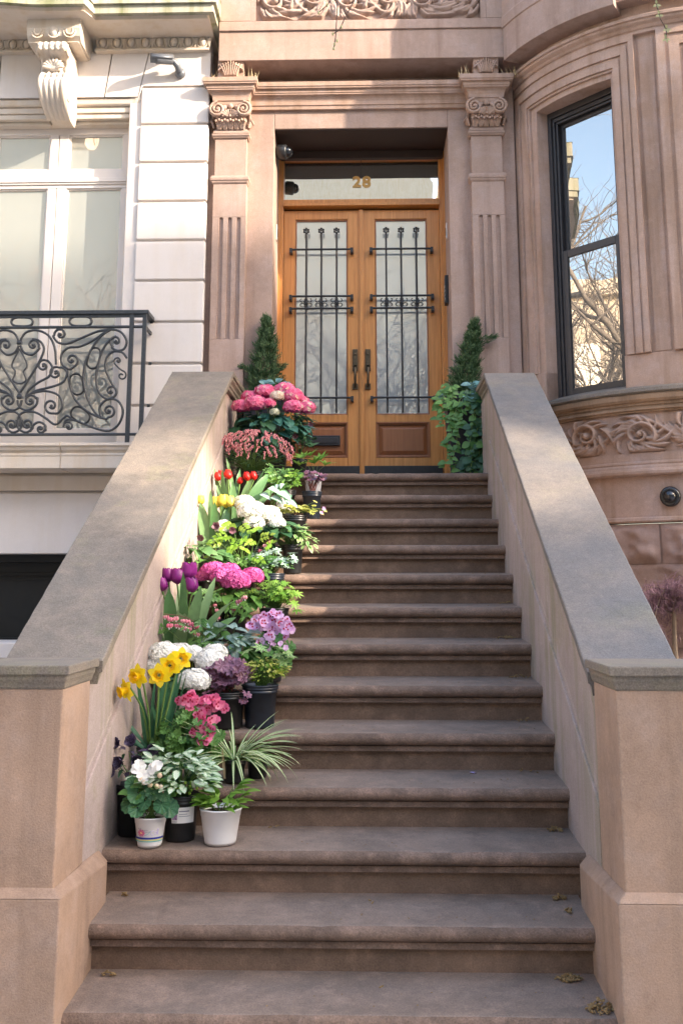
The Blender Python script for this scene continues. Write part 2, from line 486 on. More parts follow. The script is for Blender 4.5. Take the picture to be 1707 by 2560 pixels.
# ---------------------------------------------------------------- sweeps and reliefs
def sweep(b, path, prof, closed=True):
    # horizontal moulding: path of (x,y), profile of (out, z); outward is to the right of travel
    n = len(path); rows = []
    for i in range(n):
        p = V((*path[i], 0))
        d0 = (V((*path[i],0))-V((*path[i-1],0))).normalized() if i else None
        d1 = (V((*path[i+1],0))-V((*path[i],0))).normalized() if i < n-1 else None
        n0 = V((d0.y,-d0.x,0)) if d0 else None; n1 = V((d1.y,-d1.x,0)) if d1 else None
        if n0 and n1:
            nn = (n0+n1); nn = nn/(nn.dot(n0)) if nn.length > 1e-4 else n0
        else: nn = n0 or n1
        rows.append([p+nn*o+V((0,0,z)) for o, z in prof])
    b.grid(rows, close=closed)
    if closed: b.add(rows[0], [tuple(range(len(prof)))]); b.add(rows[-1], [tuple(range(len(prof)))])

BC = (2.75, 1.1)
def BP(th, r, z): a = RD(th); return V((BC[0]+r*sin(a), BC[1]-r*cos(a), z))
def arc(b, prof, t0, t1, step=1.5):
    n = max(2, int(abs(t1-t0)/step)); rows = []
    for i in range(n+1):
        t = t0+(t1-t0)*i/n
        rows.append([BP(t, r, z) for r, z in prof])
    b.grid(rows, close=True); k = len(prof)
    b.add(rows[0], [tuple(range(k))]); b.add(rows[-1], [tuple(range(k))])
def arcbox(b, r0, r1, t0, t1, z0, z1): arc(b, [(r0,z0),(r1,z0),(r1,z1),(r0,z1)], t0, t1)

def scrolls(W, H, n, seed, amp=1.0):
    # curves of a running acanthus scroll: list of (points array, widths array, height)
    r = random.Random(seed); out = []
    p = W/n
    xs = np.linspace(0, W, 40*n)
    vine = np.stack([xs, H*.5+np.sin(xs/p*pi)*H*.36], 1)
    out.append((vine, np.full(len(vine), H*.055), .75))
    for i in range(n):
        sgn = 1 if i % 2 == 0 else -1
        cx = (i+.5)*p; cy = H*.5-sgn*H*.04
        t = np.linspace(0, 1, 90)
        rad = (1-t)**1.1*H*.36+H*.03
        a = sgn*(-pi*.15)+t*pi*3.1*sgn+(pi if i % 2 else 0)
        sp = np.stack([cx+rad*np.cos(a)*1.05, cy+rad*np.sin(a)*.92], 1)
        out.append((sp, H*.068*(1-.45*t), 1.0))
        out.append((np.array([[cx,cy],[cx+.001,cy]]), np.array([H*.10,H*.10]), 1.15))
        for j in range(34):
            b0 = r.uniform(0, 2*pi); ln = H*r.uniform(.2,.5); r0 = H*r.uniform(.14,.42)
            tt = np.linspace(0, 1, 22); ang = b0+tt*r.uniform(.5,1.1)*sgn
            rr = r0+ln*tt
            lf = np.stack([cx+rr*np.cos(ang)*1.15, cy+rr*np.sin(ang)*.85], 1)
            out.append((lf, H*.058*np.sin(pi*(tt*.85+.1)), r.uniform(.6,1.0)))
    return out
def relief(b, f, W, H, curves, nu, nv, depth, flip=False):
    u = np.linspace(0, W, nu); v = np.linspace(0, H, nv)
    U, Vv = np.meshgrid(u, v, indexing='ij')
    h = np.zeros_like(U)
    for pts, wd_, ht in curves:
        m0 = max(wd_.max(), .004)
        if (pts[:,0].max() < -m0) or pts[:,0].min() > W+m0: continue
        for (px, py), w in zip(pts, wd_):
            if w < .002: continue
            i0 = np.searchsorted(u, px-w); i1 = np.searchsorted(u, px+w); j0 = np.searchsorted(v, py-w); j1 = np.searchsorted(v, py+w)
            if i1 <= i0 or j1 <= j0: continue
            d2 = ((U[i0:i1,j0:j1]-px)**2+(Vv[i0:i1,j0:j1]-py)**2)/(w*w)
            hh = ht*np.sqrt(np.clip(1-d2, 0, 1))*min(1, w/(H*.06)+.25)
            h[i0:i1,j0:j1] = np.maximum(h[i0:i1,j0:j1], hh)
    ed = np.minimum(np.minimum(U, W-U)/(.02*H+1e-6), np.minimum(Vv, H-Vv)/(.05*H+1e-6)); h *= np.clip(ed, 0, 1)
    rows = [[f(u[i], v[j], h[i,j]*depth) for j in range(nv)] for i in range(nu)]
    old = b.s; b.s = True; b.grid(rows); b.s = old

# ---------------------------------------------------------------- brownstone house
house = thing('brownstone_house', 'pinkish brownstone row house with carved doorway and round bay window', 'house', (.06,.66,GZ))
b = MB()
FY = .66
b.box(-1.20,-.655, FY, 1.9, -.5, 3.32); b.box(.775, 1.32, FY, 1.9, -.5, 3.32)
b.box(-.655,.775, FY, 1.9, 2.94, 3.32)
b.box(-1.20, 1.34, .80, 1.9, 3.321, 3.70)          # frieze wall behind the brackets
b.box(-1.20, 1.34, .68, 1.9, GZ, -.502)
b.box(-.655,.775, 1.36, 1.9, -.5, 2.94)              # dark room wall behind the doors
b.build('wall', M['brown'], house, bevel=.006)
b = MB()
# architrave below the upper band
for z0, z1, y in ((3.53,3.60,.72),(3.50,3.532,.755)): b.box(-.88,.96,y,.81,z0,z1)
b.build('frieze_moulding', M['brown_wet'], house, bevel=.006)
# upper band (storey ledge) flat part
b = MB()
b.box(-1.105, 1.235, .47, .799, 3.456, 3.715)
b.box(-1.105, 1.235, .455, .679, 3.7155, 3.80)
b.box(-1.105,-.845,.455,.679,3.8005,4.5); b.box(1.09,1.235,.455,.679,3.8005,4.5)
b.box(-.845,1.09,.50,.679,3.8005,4.5)
b.build('upper_band', M['brown'], house, bevel=.005)
b = MB()
for x0,x1,z0,z1 in ((-.845,-.80,3.80,4.4),(1.045,1.09,3.80,4.4)): b.prism([(x0,.4552),(x1,.4552),((x0+x1)/2,.50)],z0,z1,'z')
relief(b, lambda u,v,h: V((-.80+u,.499-h,3.825+v)), 1.845, .36, scrolls(1.845,.36,6,3), 300, 64, .05)
b.build('carved_panel', M['brown'], house)
# door entablature, breaking forward over the pilasters
b = MB()
path = [(-1.14,.70),(-1.14,.535),(-.868,.535),(-.868,.632),(.951,.632),(.951,.535),(1.212,.535),(1.212,.70)]
pr = [(-.03,3.098),(0,3.10),(.004,3.128),(.012,3.132)]
pr += [(.012+.034*(1-cos(t*pi/2)), 3.136+.066*sin(t*pi/2)) for t in (0,.25,.5,.75,1)]
pr += [(.052,3.206),(.052,3.216),(.058,3.22),(.060,3.246),(.078,3.25),(.080,3.262),(.086,3.266),(.086,3.303),(.075,3.309),(-.20,3.33)]
sweep(b, path, pr)
b.build('entablature', M['bay'], house, norm=True)
# pilasters
def pilaster(x0, x1):
    g = MB()
    g.box(x0, x1, .592, .662, -.3, 1.131); g.box(x0, x1, .592, .662, 2.145, 2.43)
    g.box(x0+.0005, x1-.0005, .598, .662, 1.131, 2.145)
    g.box(x0, x1, .58, .592, -.3, 1.13); g.box(x0, x1, .58, .592, 2.146, 2.43)
    w = x1-x0; cs = [x0+w*f for f in (.26,.52,.78)]; hw = .0165
    ed = [x0]+[c+s*hw for c in cs for s in (-1,1)]+[x1]
    for i in range(0, 8, 2): g.box(ed[i], ed[i+1], .58, .5985, 1.1305, 2.1455)
    for c in cs:      # round heads of the flutes
        k = 10; arcp = [V((c+hw*cos(pi*i/k), .5803, 2.128+hw*sin(pi*i/k))) for i in range(k+1)]
        for s_ in (0, 1):
            half = arcp[:6] if s_ == 0 else arcp[5:]; cor = V((c+(hw if s_ == 0 else -hw), .5803, 2.1456))
            for i in range(len(half)-1): g.add([cor, half[i], half[i+1]], [(0,1,2)])
            if True: g.add([cor, V((c,.5803,2.1456)), arcp[5]], [(0,1,2)])
        bk = [p+V((0,.017,0)) for p in arcp]; g.grid([arcp, bk])
    path = [(x0,.665),(x0,.58),(x1,.58),(x1,.665)]
    sweep(g, path, [(-.03,2.425),(.004,2.43),(.012,2.442),(.013,2.452),(.020,2.456),(.022,2.476),(.014,2.496),(-.03,2.505)])
    g.box(x0+.006, x1-.006, .586, .662, 2.50, 2.84)
    sweep(g, path, [(-.03,2.822),(.006,2.826),(.012,2.838),(.018,2.842),(.02,2.86),(-.03,2.866)])
    sweep(g, path, [(-.03,2.8655),(.012,2.866),(.006,2.89),(-.004,2.905),(-.03,2.906)])
    return g.build('pilaster', M['brown'], house, norm=True, bevel=.003)
def capital(x0, x1):
    g = MB(); g.s = True
    xc = (x0+x1)/2; w = (x1-x0)
    # bell, flaring upward on three sides
    rows = []
    for i in range(9):
        t = i/8; o = .0+.035*t**2; z = 2.898+.205*t
        xa, xb, y = x0+.012-o, x1-.012+o, .578-o*1.3
        rows.append([V((xa,.66,z)),V((xa,y+.02,z)),V((xa+.02,y,z)),V((xb-.02,y,z)),V((xb,y+.02,z)),V((xb,.66,z))])
    g.grid(rows)
    # abacus
    g.s = False; sweep(g, [(x0-.012,.66),(x0-.012,.545),(x1+.012,.545),(x1+.012,.66)], [(-.02,3.076),(.008,3.08),(.012,3.10),(-.02,3.105)]); g.s = True
    # volutes: solid spiral scrolls at the two corners
    for s in (-1, 1):
        c = V((xc+s*(w*.5-.030), .515, 3.048))
        pts = []; rr = []
        for i in range(46):
            t = i/45; a = (pi*.5)+s*(-1)*(t*pi*4.2); r = .058*(1-t)**.9+.006
            pts.append(c+V((r*cos(a)*1.0, -.012*t, r*sin(a)))); rr.append(.015*(1-t*.45))
        g.tube(pts, rr, 7, flat=1.6)
        g.ball(c+V((0,-.012,0)), (.012,.014,.012), 8, 6)
        g.ball(c+V((0,.035,0)), (.05,.04,.05), 12, 8)
        # side volute seen from the door side
        for i in range(7): g.ball((xc+s*(w*.5+.012), .56+.012*i, 3.03-.010*i), (.016,.012,.018), 6, 5)
    # shell fan in the middle and two tiers of curling leaves
    for i in range(9):
        a = pi*(.17+.66*i/8); L_ = .078
        p0 = V((xc,.54,2.978)); p1 = p0+V((cos(a)*L_*1.0,-.03,sin(a)*L_*.85))
        g.tube([p0, (p0+p1)/2+V((0,-.012,0)), p1, p1+V((cos(a)*.006,-.014,-.006))], [.006,.014,.016,.005], 6)
    for i in range(3):
        x = xc+(i-1)*.05
        g.ball((x,.53,3.07+(.012 if i==1 else 0)), (.022,.022,.024), 8, 6)
    for tier, (z0, n, h, yo) in enumerate(((2.90,5,.075,.562),(2.945,4,.065,.55))):
        for i in range(n):
            x = x0+.02+(w-.04)*(i+.5)/n
            for k in (-1,0,1):
                g.tube([V((x+k*.008,yo+.01,z0)), V((x+k*.016,yo-.008,z0+h*.5)), V((x+k*.022,yo-.022,z0+h*(.92-.12*abs(k)))), V((x+k*.026,yo-.040,z0+h*(.88-.15*abs(k)))), V((x+k*.026,yo-.042,z0+h*(.72-.12*abs(k))))], [.010,.013,.012,.010,.004], 6)
    for s in (-1,1):
        for k in range(5):
            xs = xc+s*(w*.5+.006+.010*k/4)
            g.tube([V((xs,.58+.016*k,2.915+.008*k)), V((xs+s*.012,.575+.016*k,2.96)), V((xs+s*.028,.57+.016*k,2.985)), V((xs+s*.03,.57+.016*k,2.965))], [.008,.011,.010,.004], 6)
    return g.build('capital', M['bay'], house)
def bracket(x0, x1):
    g = MB(); g.box(x0, x1, .50, .81, 3.318, 3.470)
    W = x1-x0; H = .152
    cv = []
    r = random.Random(2)
    for i in range(-4, 5):
        t = np.linspace(0,1,30); x = W/2+i*W*.055+np.sign(i)*(t**1.6)*W*.16*abs(i)/3
        cv.append((np.stack([x, H*.02+t*H*(.95-.06*abs(i))],1), W*.052*np.sin(pi*(t*.75+.15)), 1.0))
        if i: cv.append((np.stack([x[-8:]+np.sign(i)*np.linspace(0,W*.10,8), H*(.9-.1*abs(i))-np.linspace(0,H*.14,8)],1), np.full(8,W*.045), .9))
    relief(g, lambda u,v,h: V((x0+u,.499-h-.012*(v/H)**2,3.318+v)), W, H, cv, 70, 46, .032)
    return g.build('bracket', M['bay'], house)
for x0, x1 in ((-1.14,-.868), (.951,1.212)):
    pilaster(x0, x1); capital(x0, x1); bracket(x0+.03, x1-.03)

# door surround, transom and two leaves
b = MB()
for s in (0, 1):
    e = (lambda x: x) if s == 0 else (lambda x: .116-x)
    def jb(xa, xb, y0): b.box(min(e(xa),e(xb)), max(e(xa),e(xb)), y0, 1.24, .02, 2.93)
    jb(-.6745,-.648,1.10); jb(-.6478,-.636,1.112); jb(-.6358,-.613,1.125)
b.box(-.612,.728,1.13,1.24,2.888,2.93)
b.build('door_frame', M['wood'], house, bevel=.003)
b = MB(); b.box(-.6545,.7745,.672,1.24,2.931,2.9395); b.box(-.648,.764,1.075,1.13,2.862,2.93)
b.build('door_head_board', plain('dark_head_board', (.035,.018,.012), .6), house, bevel=.003)
b = MB(); b.box(-.612,.728,1.105,1.22,2.442,2.468); b.box(-.612,.728,1.125,1.22,2.4682,2.506)
b.build('transom_bar', M['wood'], house, bevel=.003)
tr = MB(); tr.box(-.611,.727,1.185,1.195,2.507,2.888)
tr = tr.build('transom_window', M['glass_fan'], house)
b = MB(); b.box(.056,.060,1.181,1.1845,2.72,2.888); b.build('glass_joint', M['sash'], tr)
# house number
cu = bpy.data.curves.new('house_number', 'FONT'); cu.body = '28'; cu.size = .135; cu.extrude = .004; cu.offset = .004
cu.align_x = 'CENTER'; cu.space_character = 1.12
o = bpy.data.objects.new('house_number', cu); COL.objects.link(o)
cu.materials.append(M['gold']); bpy.context.view_layer.update()
me = bpy.data.meshes.new_from_object(o.evaluated_get(bpy.context.evaluated_depsgraph_get()))
bpy.data.objects.remove(o); o = bpy.data.objects.new('house_number', me); COL.objects.link(o); o.parent = tr
o.scale = (1.12,1,1); o.rotation_euler = (pi/2,0,0); o.location = V((.062,1.178,2.640))-wloc(tr)

def door_leaf(x0, x1, gx0, gx1, slot):
    g = MB(); Y0, Y1 = 1.172, 1.235
    g.box(x0, gx0, Y0, Y1, .03, 2.42); g.box(gx1, x1, Y0, Y1, .03, 2.42)
    g.box(gx0, gx1, Y0, Y1, 2.34, 2.42); g.box(gx0, gx1, Y0, Y1, .560, .622); g.box(gx0, gx1, Y0, Y1, .03, .262)
    d = g.build('front_door', M['wood'], house, bevel=.003)
    tag(d, 'honey oak door leaf with mail slot' if slot else 'honey oak door leaf without mail slot')
    g = MB(); g.m = 0
    for a, c in ((gx0,gx0+.012),(gx1-.012,gx1)): g.box(a, c, 1.183, 1.2, .622, 2.34)
    g.box(gx0+.012, gx1-.012, 1.183,1.2,2.328,2.34); g.box(gx0+.012,gx1-.012,1.183,1.2,.622,.634)
    g.build('glazing_bead', M['wood_red'], d, bevel=.003)
    g = MB(); g.box(gx0+.001, gx1-.001, 1.2005, 1.21, .623, 2.339); g.build('pane', M['glass_door'], d)
    g = MB()
    g.box(gx0, gx1, 1.205, 1.22, .262, .560)
    def frame(o, w, y0):
        a, c, z0, z1 = gx0+o, gx1-o, .262+o, .560-o
        g.box(a, a+w, y0, 1.206, z0, z1); g.box(c-w, c, y0, 1.206, z0, z1); g.box(a+w, c-w, y0, 1.206, z0, z0+w); g.box(a+w, c-w, y0, 1.206, z1-w, z1)
    frame(0,.012,1.168); frame(.012,.010,1.182)
    a, c, z0, z1 = gx0+.028, gx1-.028, .29, .532
    g.add([(a,1.2,z0),(c,1.2,z0),(c,1.2,z1),(a,1.2,z1),(a+.03,1.184,z0+.03),(c-.03,1.184,z0+.03),(c-.03,1.184,z1-.03),(a+.03,1.184,z1-.03)],
          [(0,1,5,4),(1,2,6,5),(2,3,7,6),(3,0,4,7),(4,5,6,7)])
    g.build('door_panel', M['wood_red'], d, bevel=.002)
    g = MB(); g.box(x0+.012, x1-.008, 1.160, 1.171, .032, .192); g.build('kick_plate', M['kick'], d, bevel=.002)
    # wrought iron grille
    g = MB(); g.s = True
    bx0, bx1 = gx0-.033, gx1+.036
    vx = [gx0+(gx1-gx0)*f for f in (.215,.50,.79)]
    for x in vx:
        g.tube([(x,1.135,.632),(x,1.135,2.205)], .0075, 8)
        c = V((x,1.13,2.222))
        for i in range(6):
            a = 2*pi*i/6+pi/6; g.ball(c+V((cos(a)*.020,0,sin(a)*.020)), (.011,.007,.011), 7, 5)
        g.ball(c+V((0,-.004,0)), .009, 7, 5)
    for z in (2.052, 1.636, 1.528, .758):
        g.tube([(bx0,1.123,z),(bx1,1.123,z)], .0095, 8)
        for x in (bx0, bx1):
            g.s = False; g.box(x-.012,x+.012,1.112,1.171,z-.034,z+.012); g.s = True
            g.ball((x,1.112,z-.025), (.008,.006,.008), 8, 5)
    for x in vx: g.s = False; g.box(x-.018,x+.018,1.122,1.136,1.576,1.588); g.s = True
    cells = [gx0-.01]+vx+[gx1+.01]
    for i in range(4):
        a, c = cells[i], cells[i+1]
        for s, ok in ((1, i > 0), (-1, i < 3)):
            if not ok: continue
            xe = a if s > 0 else c
            for q in (-1, 1):
                cc = V((xe+s*.034,1.13,1.582+q*.024))
                pts = [V((xe+s*.008,1.13,1.582+q*.002))]
                for j in range(22):
                    t = j/21; an = (pi+ -q*s*0)-0; ang = (pi if s > 0 else 0)+(-q*s)*(-.5+t*5.0)*1.0
                    r_ = .025*(1-.62*t)
                    pts.append(cc+V((cos(ang)*r_,0,-sin(ang)*r_*1.0)))
                g.tube(pts, .0038, 6)
    g.build('iron_grille', M['iron'], d)
    # handle set
    s = 1 if slot else -1
    hx = .002 if slot else .109
    g = MB()
    g.box(hx-.022,hx+.022,1.155,1.171,.99,1.18); g.box(hx-.017,hx+.017,1.15,1.156,1.0,1.17); g.box(hx-.022,hx+.022,1.155,1.171,.835,.885)
    g.box(hx-.012,hx+.012,1.10,1.15,1.028,1.042)
    g.s = True
    g.tube([(hx,1.15,1.02),(hx,1.105,1.01),(hx,1.095,.97),(hx,1.095,.90),(hx,1.108,.87),(hx,1.15,.86)], [.009,.010,.011,.011,.010,.009], 8)
    g.ball((hx,1.15,1.135),(.011,.007,.011),10,6)
    g.build('door_handle', M['bronze'], d, bevel=.002)
    if slot:
        g = MB(); g.box(-.43,-.124,1.150,1.183,.362,.446); g.build('mail_slot', M['kick'], d, bevel=.004)
        g = MB(); g.box(-.412,-.142,1.144,1.151,.380,.428); g.build('mail_flap', M['sash'], d, bevel=.003)
door_leaf(-.612,.0565,-.512,-.060,True)
door_leaf(.0575,.728,.173,.622,False)
b = MB(); b.box(.036,.077,1.155,1.171,.03,2.42); b.box(.046,.067,1.148,1.1555,.03,2.42)
b.build('astragal', M['wood'], house, bevel=.003)
b = MB(); b.box(-.66,.78,.98,1.26,.001,.03); b.build('threshold', M['cap'], house, bevel=.004)

# ------------------------------------------------ round bay
T0, T1 = -76.8, 20
b = MB()
WL, WR = -62.9, -34.4
arcbox(b, 1.25, 1.44, -90, WL, .56, 3.26); arcbox(b, 1.25, 1.44, WR, -4, .56, 3.26); arcbox(b, 1.25, 1.44, WL, WR, 2.955, 3.26)
arcbox(b, 1.20, 1.44, 4, T1, .56, 3.26); arcbox(b, 1.3, 1.42, -4, 4, .56, 3.26)
arcbox(b, 1.25, 1.458, -90, WL, .561, .82); arcbox(b, 1.25, 1.458, WR, T1, .561, .82)
arcbox(b, 1.0, 1.452, -88, T1, -.335, .559)
# wall above the cornice up to the storey band
arcbox(b, 1.2, 1.47, -88, T1, 3.34, 3.7)
b.build('bay_wall', M['bay'], house, bevel=.004)
b = MB()
def casing(tl, tr_, ztop, il, ir, zi, r):
    # one ring of the stepped window surround: outer limits, inner limits, face radius
    arcbox(b, 1.43, r, tl, il, .822, ztop); arcbox(b, 1.43, r, ir, tr_, .822, ztop); arcbox(b, 1.43, r, il, ir, zi, ztop)
def window_case(l, rt):
    rings = [(0,2.3,3.245,3.19,1.488),(2.3,3.3,3.19,3.165,1.474),(3.3,6.2,3.165,3.10,1.482),(6.2,7.2,3.10,3.075,1.466),(7.2,10.2,3.075,3.02,1.474),(10.2,11.0,3.02,3.0,1.460)]
    k = .62
    for a, c, z1, z0, r in rings:
        casing(l+a, rt-a*k, z1, l+c, rt-c*k, z0, r)
window_case(-76.6, -26.9)
window_case(-20.6, 26)
for a0, a1 in ((-25.9,-21.6),):
    arcbox(b, 1.43, 1.446, a0, a1, .83, 3.2)
b.build('window_surround', M['bay'], house, bevel=.003)
b = MB()
arc(b, [(1.40,3.235),(1.475,3.24),(1.478,3.262),(1.49,3.268),(1.502,3.285),(1.522,3.297),(1.53,3.305),(1.53,3.318),(1.545,3.322),(1.548,3.343),(1.54,3.35),(1.40,3.36)], -84, T1)
b.build('bay_cornice', M['bay'], house, norm=True)
b = MB()
arc(b, [(1.3,3.415),(1.652,3.42),(1.655,3.70),(1.665,3.702),(1.668,3.79),(1.66,3.80),(1.66,4.5),(1.3,4.5)], -67.2, -30)
arc(b, [(1.3,3.46),(1.58,3.47),(1.58,4.5),(1.3,4.5)], -30, T1)
b.build('bay_storey_band', M['brown'], house, norm=True, bevel=.004)
b = MB()
arc(b, [(1.30,.5595),(1.30,.62),(1.36,.6195),(1.50,.575),(1.515,.565),(1.517,.542),(1.50,.532),(1.30,.53)], -73, T1)
b.build('sill', M['cap'], house, norm=True)
b = MB()
arc(b, [(1.40,.535),(1.495,.531),(1.505,.52),(1.506,.49),(1.494,.474),(1.478,.468),(1.478,.452),(1.470,.449),(1.470,.436),(1.488,.433),(1.490,.418),(1.474,.414),(1.474,.402),(1.40,.395)], -76, T1)
b.build('sill_moulding', M['brown_wet'], house, norm=True)
b = MB()
Wf = RD(62)*1.462
relief(b, lambda u,v,h: BP(-70+math.degrees(u/1.462), 1.4525+h, .122+v), Wf, .272, scrolls(Wf,.272,4,8), 280, 56, .055)
b.build('carved_frieze', M['bay'], house)
b = MB()
arc(b, [(1.40,.122),(1.468,.12),(1.468,.062),(1.474,.058),(1.478,.046),(1.474,.036),(1.480,.032),(1.49,.022),(1.494,.008),(1.50,.005),(1.508,-.01),(1.506,-.028),(1.492,-.038),(1.40,-.04)], -76, T1)
arc(b, [(1.40,-.318),(1.468,-.32),(1.478,-.33),(1.480,-.348),(1.468,-.358),(1.40,-.362)], -76, T1)
b.build('string_course', M['bay'], house, norm=True)
b = MB(); z = -.366; row = 0
rk = random.Random(11)
while z > GZ+.1:
    h = .275; t = -80+(row % 2)*8
    while t < T1:
        w = 17+rk.uniform(-2,2); n, k = 26, 16; sd = rk.uniform(0,99); rows = []
        for i in range(n+1):
            r_ = []
            for j in range(k+1):
                u, v = i/n, j/k
                e = min(1, min(u,1-u)*9)*min(1, min(v,1-v)*6)
                x = RD(t+w*u)*1.45
                bu = .026+.055*noise.noise(V((x*6,v*1.7,sd)))+.022*noise.noise(V((x*17,v*5,sd)))
                r_.append(BP(t+.25+(w-.5)*u, 1.435+e*bu+.012, z-h*.985*v))
            rows.append(r_)
        b.s = True; b.grid(rows); b.s = False; t += w
    arcbox(b, 1.2, 1.436, -84, T1, z-h, z)
    z -= h; row += 1
b.build('rock_faced_base', M['rock'], house)
# sash window set back in the bay, on the chord of the opening
def sash_window():
    A, B_ = BP(WL, 1.335, 0), BP(WR, 1.335, 0)
    dx = (B_-A); L = dx.length; dx.normalize(); ny = V((dx.y,-dx.x,0))
    X = Matrix(((dx.x,-ny.x,0,A.x),(dx.y,-ny.y,0,A.y),(0,0,1,0),(0,0,0,1)))
    g = MB(); g.X = X
    z0, z1 = .60, 2.956
    # outer frame in three steps; y runs into the room
    for o, w, y in ((-.03,.03+.032,0.0),(.032,.022,.018),(.054,.02,.034)):
        g.box(o, o+w, y, .12, z0, z1); g.box(L-o-w, L-o, y, .12, z0, z1)
    for o, w, y in ((0,.05,0.0),(.05,.03,.018),(.08,.02,.034)): g.box(.03, L-.03, y, .12, z1-o-w, z1-o)
    g.box(0, L, -.01, .12, z0, z0+.03)
    f = g.build('window_frame', M['sash'], house, bevel=.003)
    def frame(nm, xa, xb, za, zb, y, w, wt, wb, gm):
        g = MB(); g.X = X
        g.box(xa, xa+w, y, y+.035, za, zb); g.box(xb-w, xb, y, y+.035, za, zb)
        g.box(xa+w, xb-w, y, y+.035, zb-wt, zb); g.box(xa+w, xb-w, y, y+.035, za, za+wb)
        o = g.build(nm, M['sash'], f, bevel=.003)
        g = MB(); g.X = X; g.box(xa+w, xb-w, y+.014, y+.020, za+wb, zb-wt); g.build('pane', M['glass_bay'], f)
    frame('upper_sash', .074, L-.060, 1.74, 2.856, .072, .026, .028, .05, 0)
    frame('lower_sash', .074, L-.060, .63, 1.79, .034, .040, .06, .06, 0)
sash_window()

# ---------------------------------------------------------------- limestone house on the left
lh = thing('limestone_house', 'pale limestone row house with tall casement window and iron balcony', 'house', (-3.0,.55,GZ))
QR, QL, QY = -1.187, -1.748, .55
b = MB()
b.box(-9, QL, .80, 1.9, -.07, 3.6); b.box(QL-.10, QR-.015, .573, 1.9, GZ, 3.72)
zs = [3.267,2.934,2.602,2.266,1.933,1.597,1.256,.920,.585,.25]
for i in range(len(zs)-1):
    b.box(QL, QR, QY, .60, zs[i+1]+.020, zs[i])
b.box(QL, QR, QY, .60, -2.3, .225)
b.build('quoin_wall', M['lime'], lh, bevel=.009)
# flat arch of wedge blocks over the window with the end block above the quoins
b = MB()
def wedge(xa, xb, xc_, xd, z0=3.195, z1=3.575): b.prism([(xa,z0),(xb,z0),(xd,z1),(xc_,z1)], QY, .74, 'y')
b.prism([(-1.765,3.205),(-1.74,3.288),(-1.187,3.288),(-1.187,3.575),(-1.69,3.575)], QY, .74, 'y')
wedge(-2.046,-1.782,-1.998,-1.708); wedge(-2.336,-2.062,-2.288,-2.016); wedge(-2.93,-2.52,-2.93,-2.52); wedge(-3.3,-2.95,-3.36,-2.95); wedge(-3.6,-3.32,-3.7,-3.38)
b.build('window_arch', M['lime'], lh, bevel=.010)
b = MB()
b.box(-9, -1.70, .585, .80, 3.15, 3.6)
sweep(b, [(-9,.585),(-1.775,.585),(-1.775,.70)], [(-.06,3.125),(.0,3.13),(.012,3.14),(.016,3.165),(.02,3.18),(-.06,3.19)]) 
b.box(-9,-1.785,.60,.80,3.075,3.126); b.box(-9,-1.795,.615,.80,3.03,3.0745); b.box(-9,-1.81,.66,.80,3.0,3.0295)
b.box(-1.8395,-1.752,.575,.80,.22,3.03); b.box(-1.856,-1.84,.60,.80,.22,3.0)
b.build('window_architrave', M['lime_warm'], lh, bevel=.006)
# casement window
def casement(x0, x1, xm):
    g = MB()
    g.box(x0, x1, .735, .80, 2.945, 3.01); g.box(x0, x1, .735,.80,2.47,2.635); g.box(x0, x1, .735,.80,.25,.44)
    g.box(x0, x1, .712,.735,2.517,2.552); g.box(x0, x1, .722,.735,2.500,2.5165)
    st = [x0, x0+.06, xm-.075, xm-.003, xm+.003, xm+.085, x1-.07, x1]
    for i in (0,2,4,6): g.box(st[i], st[i+1], .738, .80, .25, 3.01)
    for xa, xb in ((st[1],st[2]),(st[5],st[6])):
        for za, zb in ((.44,2.47),(2.635,2.945)):
            g.box(xa, xa+.012, .748,.79,za,zb); g.box(xb-.012, xb, .748,.79,za,zb); g.box(xa+.012,xb-.012,.748,.79,za,za+.012); g.box(xa+.012,xb-.012,.748,.79,zb-.012,zb)
    w = g.build('window', M['cream'], lh, bevel=.003)
    for xa, xb in ((st[1],st[2]),(st[5],st[6])):
        for za, zb in ((.44,2.47),(2.635,2.945)):
            g = MB(); g.box(xa, xb, .765,.772,za,zb); g.build('pane', M['glass_lime'], w)
casement(-3.05, -1.857, -2.472)
# egg and dart band
b = MB(); b.s = True
def eggs(x0, x1, yf, z0, z1, p=.1135):
    b.s = False
    b.box(x0, x1, yf+.03, yf+.2, z0-.012, z1); b.box(x0, x1, yf, yf+.2, z0-.028, z0-.010); b.box(x0, x1, yf-.02, yf+.2, z1-.004, z1+.02)
    b.s = True
    n = max(1, int((x1-x0)/p)); q = (x1-x0)/n; zc = (z0+z1)/2
    for i in range(n):
        x = x1-q*(i+.5)
        b.ball((x, yf+.028, zc+.004), (.030,.034,.043), 12, 8)
        pts = [V((x+.047*cos(a), yf+.018+.012*sin(a), zc+.012+.060*sin(a))) for a in [RD(70+ -t*320/14+ (0)) for t in range(15)]]
        pts = [V((x+.045*sin(a), yf+.022, zc+.006-.056*cos(a))) for a in [RD(-150+300*t/16) for t in range(17)]]
        b.tube(pts, .0075, 6)
        for k in (-1,0,1): b.tube([V((x+q/2+k*.010, yf+.02, zc+.045-.01*abs(k))), V((x+q/2+k*.004, yf+.012, zc-.05+.012*abs(k)))], [.006,.003], 5)
eggs(-9, -2.66, .50, 3.605, 3.705); eggs(-2.14, -1.19, .50, 3.605, 3.705)
b.build('egg_and_dart', M['lime_warm'], lh)
b = MB()
b.box(-9,-1.19,.56,.80,3.5755,3.60); b.box(-9,-1.17,.50,.80,3.726,3.78)
b.build('frieze_band', M['lime_warm'], lh, bevel=.004)
